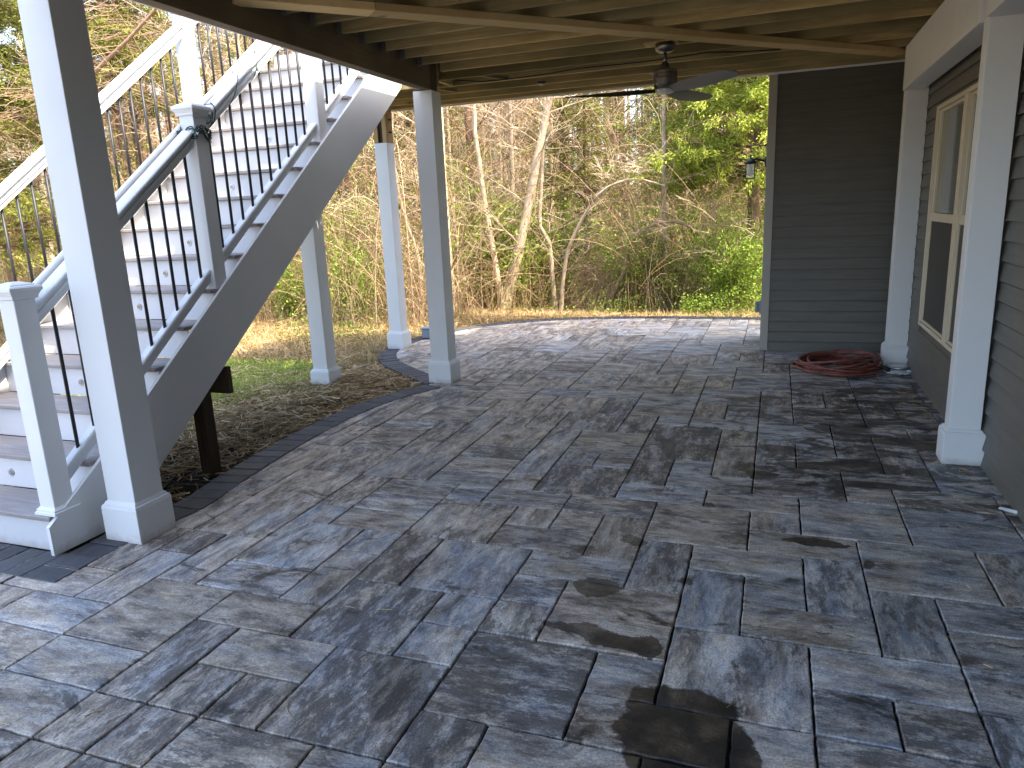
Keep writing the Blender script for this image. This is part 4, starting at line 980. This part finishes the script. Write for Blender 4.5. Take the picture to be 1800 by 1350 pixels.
# many more trees, copies of a few kinds
kinds = []
for s_ in range(4): kinds.append(keepkids(tree('bare_tree', (0, 0, 0), 11+s_, .045+.018*(s_ % 3), PB if s_ % 2 else DB, 'x', n1=34, n2=220, n3=700, t0=.12, seed=60+s_, L1=1.9, tonetr=(.3, .7) if s_ % 2 else (.25, .55), wander=.05)))
ck = [keepkids(cedar('cedar_tree', (0, 0, 0), 11, 2.4, 'x', M['needle'], 70, nl=22000, t0=.25)), keepkids(cedar('cedar_tree', (0, 0, 0), 8, 2.0, 'x', M['needle'], 71, nl=18000, t0=.10))]
tg = random.Random(77); used = set(); n_b = n_c = 0; tries = 0
while n_b < 130 and tries < 4000:
    tries += 1
    y = 11.5+tg.random()**1.0*22; ang = R(tg.uniform(-57, 9)); x = math.tan(ang)*y
    lo = 11.9 if x > -4.8 else 10.2
    if y < lo+.4 or x > 5: continue
    pxa = math.degrees(math.atan2(x, y))
    if (-16 < pxa < -10.5 and y < 21) or (-6 < pxa < 9 and y < 16.5) or (pxa > 4 and y < 24) or (-18 < pxa < -2 and y < 27 and tg.random() < .65): continue                       # the dim hollow in the thicket
    k = tg.choice(kinds); z = float(gz(x, y))-.05; sc = tg.uniform(.6, 1.15)
    pale = kinds.index(k) % 2 == 1
    lab, grp = ('bare pale-barked tree among the others in the woodland', 'pale bare trees in the woodland') if pale else ('bare brown-barked tree among the others in the woodland', 'brown bare trees in the woodland')
    if k.name not in used:
        used.add(k.name); k.location = (x, y, z); k['label'] = lab; k['group'] = grp
    else: dup(k, (x, y, z), tg.uniform(0, 6.28), sc, lab, grp)
    n_b += 1
for k in range(36):
    y = tg.uniform(16, 34); ang = R(tg.uniform(-57, 9)); x = math.tan(ang)*y; pxa = math.degrees(ang)
    if -13 < pxa < -3 and k % 4: ang = R(tg.uniform(-56, -20)); x = math.tan(ang)*y
    q = ck[k % 2]; z = float(gz(x, y))-.05; lab, grp = 'olive green cedar deeper in the woodland', 'cedars deeper in the woodland'
    if q.name not in used: used.add(q.name); q.location = (x, y, z); q['label'] = lab; q['group'] = grp
    else: dup(q, (x, y, z), tg.uniform(0, 6.28), tg.uniform(.7, 1.1), lab, grp)

# leafy shrubs
def shrub(base, h, w_, label, seed, n=2600, group=None, lsz=.06):
    rg = np.random.default_rng(seed); t = thing('leafy_shrub', tuple(base), label, 'shrub', group)
    ns = 26; a = rg.uniform(0, 6.28, ns); u = np.linspace(0, 1, 7); l = h*rg.uniform(.6, 1.1, ns)
    P = np.zeros((ns, 7, 3)); P[..., 2] = u[None]*l[:, None]; sp = w_*rg.uniform(.2, 1, ns)
    P[..., 0] = np.cos(a)[:, None]*(u**1.3)[None]*sp[:, None]; P[..., 1] = np.sin(a)[:, None]*(u**1.3)[None]*sp[:, None]; P = wob(P, .05, rg)
    RR = np.full((ns, 7), .008)*(1-.6*u)[None]; B, RB, _ = grow(P, RR, 130, h*.3, .25, (.5, 0, .6), 4, .3, .7, rg)
    V, F, si = strands(P, RR, 4); V2, F2, s2 = strands(B, RB, 3); V, F, T, Mi = merge([(V, F, .5, 0), (V2, F2, .5, 0)])
    nplink(npmesh('stems', V, F, M['cane'], T), 'stems', t)
    src = np.concatenate([B.reshape(-1, 3), P[:, 3:].reshape(-1, 3)]); c = src[rg.integers(0, len(src), n)]+rg.normal(size=(n, 3))*.07
    V, F = leaves(c, rg.uniform(.5, 1.3, n)*lsz, rg.uniform(.35, .6, n)*lsz, up=.8, rg=rg); nplink(npmesh('foliage', V, F, M['leaf'], np.clip(rg.normal(.5, .25, n), 0, 1)), 'foliage', t)
    return t
def gpt(px, py, y): p = at(px, py, 1, y); return (p[0], y, float(gz(p[0], y))-.03)
shrub(gpt(1290, 520, 12.1), 1.5, .9, 'bright green shrub low beside the far house corner', 81, 9000, lsz=.05)
shrub(gpt(1225, 520, 15.5), 1.9, 1.1, 'green shrub left of the bright one by the house corner', 82, 7000, lsz=.05)
shrub(gpt(515, 560, 11.0), 1.2, .75, 'bright green shrub under the stringer left of the post in the grass', 83, 4200)
shrub(gpt(630, 560, 10.6), 1.25, .85, 'bright green shrub between the post in the grass and the far post', 84, 4800)
shrub(gpt(830, 560, 13.2), 1.2, .9, 'green shrub left of the foot of the thick leaning trunk', 85, 4200)
shrub(gpt(735, 560, 12.2), .9, .6, 'small green shrub between the far post and the middle patio post', 86, 2200)
sk_ = keepkids(shrub((0, 0, 0), 1.5, .9, 'x', 87, 2600)); firstk = True
for k in range(46):
    y = tg.uniform(12.5, 26); ang = R(tg.uniform(-55, 8)); pxa = math.degrees(ang)
    if -16 < pxa < -11 and y < 20: continue
    x = math.tan(ang)*y; z = float(gz(x, y)); lab, grp = 'loose green shrub scattered in the woodland undergrowth', 'green shrubs in the undergrowth'
    if firstk: sk_.location = (x, y, z); sk_['label'] = lab; sk_['group'] = grp; firstk = False
    else: dup(sk_, (x, y, z), tg.uniform(0, 6.28), tg.uniform(.7, 1.6), lab, grp)

# tangled canes and vines: nobody could count them
cg = np.random.default_rng(91)
def spots(n, ymax=24, ymin=0):
    y = np.exp(cg.uniform(np.log(9.0), np.log(ymax), n*2)); a = np.radians(cg.uniform(-57, 9, n*2)); x = np.tan(a)*y
    ok_ = np.where(x > -4.7, y > 11.5+2.3*vn(x, 0*y, 1.9, .4)**1.5, y > 9.2+1.8*vn(x, 0*y, 1.4)**1.5) & (x < 5) & ~((np.degrees(a) > -15.5) & (np.degrees(a) < -11.5) & (y < 19)) & (y > ymin)
    return x[ok_][:n], y[ok_][:n]
def canes(n, hmin, hmax, spread, r_, m=10, amp=.03, arch=1.0):
    x, y = spots(n); n = len(x); h = cg.uniform(hmin, hmax, n); a = cg.uniform(0, 6.28, n); s = spread*cg.uniform(.3, 1, n)*h; u = np.linspace(0, 1, m)
    P = np.zeros((n, m, 3)); P[..., 0] = x[:, None]+np.cos(a)[:, None]*s[:, None]*(u**1.4)[None]; P[..., 1] = y[:, None]+np.sin(a)[:, None]*s[:, None]*(u**1.4)[None]
    P[..., 2] = gz(x, y)[:, None]-.05+h[:, None]*(1.6*u-arch*cg.uniform(.3, 1.25, n)[:, None]*u**2)
    P = wob(P, amp*1.6, cg); return P, (r_*cg.uniform(.5, 1.3, n))[:, None]*(1-.7*u)[None]
ps = []
for args in ((11000, .4, 1.5, 1.3, .0045), (6000, 1.0, 3.2, 1.1, .0052), (500, 3.0, 6.5, .5, .010)):
    P, RR = canes(*args); V, F, si = strands(P, RR, 3); ps.append((V, F, cg.random(len(P))[si], 0))
# loose twigs caught higher up
n = 12000; x, y = spots(n, 22); n = len(x); z = gz(x, y)+cg.uniform(.2, 6.2, n)**1.0; L = cg.uniform(.4, 1.7, n); d = cg.normal(size=(n, 3)); d[:, 2] *= .6; d /= np.linalg.norm(d, axis=1, keepdims=True)
u = np.linspace(0, 1, 6); P = np.stack([x, y, z], 1)[:, None]+d[:, None]*(u[None]*L[:, None])[..., None]; P[..., 2] -= ((u-.4)**2)[None]*L[:, None]*.7; P = wob(P, .05, cg)
V, F, si = strands(P, (cg.uniform(.0025, .0055, n))[:, None]*(1-.5*u)[None], 3); ps.append((V, F, cg.random(n)[si], 0))
V, F, T, Mi = merge(ps); o = nplink(npmesh('bramble_thicket', V, F, M['cane'], T), 'bramble_thicket'); tag(o, 'tangle of tan brambles, vines and dead canes filling the woodland edge', 'thicket', kind='stuff')
# the arching dead thicket right of the hollow
cx_, cy_ = gpt(1120, 520, 13.4)[:2]; n = 1500; a = cg.uniform(0, 6.28, n); s = cg.uniform(.3, 1.5, n); h = cg.uniform(.5, 1.7, n); u = np.linspace(0, 1, 11); P = np.zeros((n, 11, 3))
P[..., 0] = cx_+cg.normal(0, .25, n)[:, None]+np.cos(a)[:, None]*s[:, None]*u[None]; P[..., 1] = cy_+cg.normal(0, .25, n)[:, None]+np.sin(a)[:, None]*s[:, None]*.8*u[None]
P[..., 2] = float(gz(cx_, cy_))+h[:, None]*(2.3*u-2.1*u**2)[None]; P = wob(P, .03, cg)
V, F, si = strands(P, cg.uniform(.004, .009, n)[:, None]*(1-.6*u)[None], 3); o = nplink(npmesh('dead_thicket', V, F, M['cane'], cg.uniform(.4, 1, n)[si]), 'dead_thicket'); tag(o, 'dome of arching tan dead canes just beyond the patio, right of the hollow', 'thicket', kind='stuff')
# low green growth
x, y = spots(9000, 20); n = len(x); keep = vn(x, y, .9, 2) > .45; x, y = x[keep], y[keep]; n = len(x)*6; i = np.repeat(np.arange(len(x)), 6)
c = np.stack([x[i], y[i], gz(x[i], y[i])], 1)+cg.normal(size=(n, 3))*np.array([.12, .12, 0]); c[:, 2] += cg.random(n)**1.5*1.9
nc = 420; kx, ky = spots(nc, 23); nc = len(kx); kz = gz(kx, ky)+cg.uniform(.2, 4.8, nc)*np.where(ky > 13, 1, .6); per = cg.integers(90, 330, nc); i = np.repeat(np.arange(nc), per)
c3_ = np.stack([kx, ky, kz], 1)[i]+cg.normal(size=(len(i), 3))*(cg.uniform(.15, .55, nc)[i])[:, None]*np.array([1, 1, .7])
nq = 26000; qx = cg.uniform(-2.6, .6, nq); qy = cg.uniform(11.3, 14.5, nq); kq = vn(qx, qy, 2.1, 1)+.25*(qx > -1.4) > .42; qx, qy = qx[kq], qy[kq]
c4_ = np.stack([qx, qy, gz(qx, qy)+cg.random(len(qx))**1.4*(.25+1.1*vn(qx, qy, 1.7, 2)*np.clip(qx+2.6, 0, 1))], 1)
nq = 26000; qx = cg.uniform(-16, -2.6, nq); qy = np.where(qx > -4.7, cg.uniform(11.1, 14, nq), cg.uniform(8.3, 12, nq)); kq = vn(qx, qy, 1.5, 3) > .6; qx, qy = qx[kq], qy[kq]
c5_ = np.stack([qx, qy, gz(qx, qy)+cg.random(len(qx))**1.4*.9*vn(qx, qy, 2.4, 2)], 1)
c = np.concatenate([c, c3_, c4_, c5_]); n = len(c)
V, F = leaves(c, cg.uniform(.022, .055, n), cg.uniform(.014, .030, n), up=.8, rg=cg); o = nplink(npmesh('undergrowth', V, F, M['leaf'], np.clip(cg.normal(.5, .25, n), 0, 1)), 'undergrowth'); tag(o, 'sparse low green undergrowth between the trunks', 'undergrowth', kind='stuff')
# far wood that reads as one mass
fg = np.random.default_rng(99); n = 420; y = fg.uniform(26, 52, n); a = np.radians(fg.uniform(-60, 14, n)); x = np.tan(a)*y; H = fg.uniform(9, 17, n); u = np.linspace(0, 1, 9)
P = np.zeros((n, 9, 3)); P[..., 0] = x[:, None]; P[..., 1] = y[:, None]; P[..., 2] = gz(x, y)[:, None]-.2+H[:, None]*u[None]; P = wob(P, .18, fg); RR = fg.uniform(.06, .17, n)[:, None]*(1-.7*u)[None]
V, F, si = strands(P, RR, 5); ps = [(V, F, fg.random(n)[si], 0)]
B, RB, _ = grow(P, RR, 9000, 3.2, .1, (.2, -.1, .8), 6, .4, .4, fg); V, F, si = strands(B, np.maximum(RB, .012), 3); ps.append((V, F, fg.random(len(B))[si], 0))
nl = 150000; i = fg.integers(0, len(B), nl); j = fg.integers(1, 6, nl); c = B[i, j]+fg.normal(size=(nl, 3))*.55
aa = np.degrees(np.arctan2(c[:, 0], c[:, 1])); thin = ((aa > -17) & (aa < -2) & (c[:, 2] > 3.2)); kp = ~thin | (fg.random(nl) < .12); c = c[kp]
V, F = leaves(c, fg.uniform(.10, .26, len(c)), fg.uniform(.05, .13, len(c)), rg=fg); ps.append((V, F, np.clip(.5+.32*np.sin(aa[kp]*.6)+fg.normal(0, .22, len(c)), 0, 1), 1))
nl = 60000; y = fg.uniform(24, 50, nl); a = np.radians(fg.uniform(-60, 14, nl)); x = np.tan(a)*y; c = np.stack([x, y, gz(x, y)+fg.random(nl)**1.5*2.6], 1)
V, F = leaves(c, fg.uniform(.12, .3, nl), fg.uniform(.05, .14, nl), rg=fg); ps.append((V, F, fg.random(nl), 1))
V, F, T, Mi = merge(ps); o = nplink(npmesh('far_woodland', V, F, [M['barkdark'], M['farleaf']], T, Mi), 'far_woodland'); tag(o, 'dense far woodland reading as one brown and olive mass', 'woodland', kind='stuff')
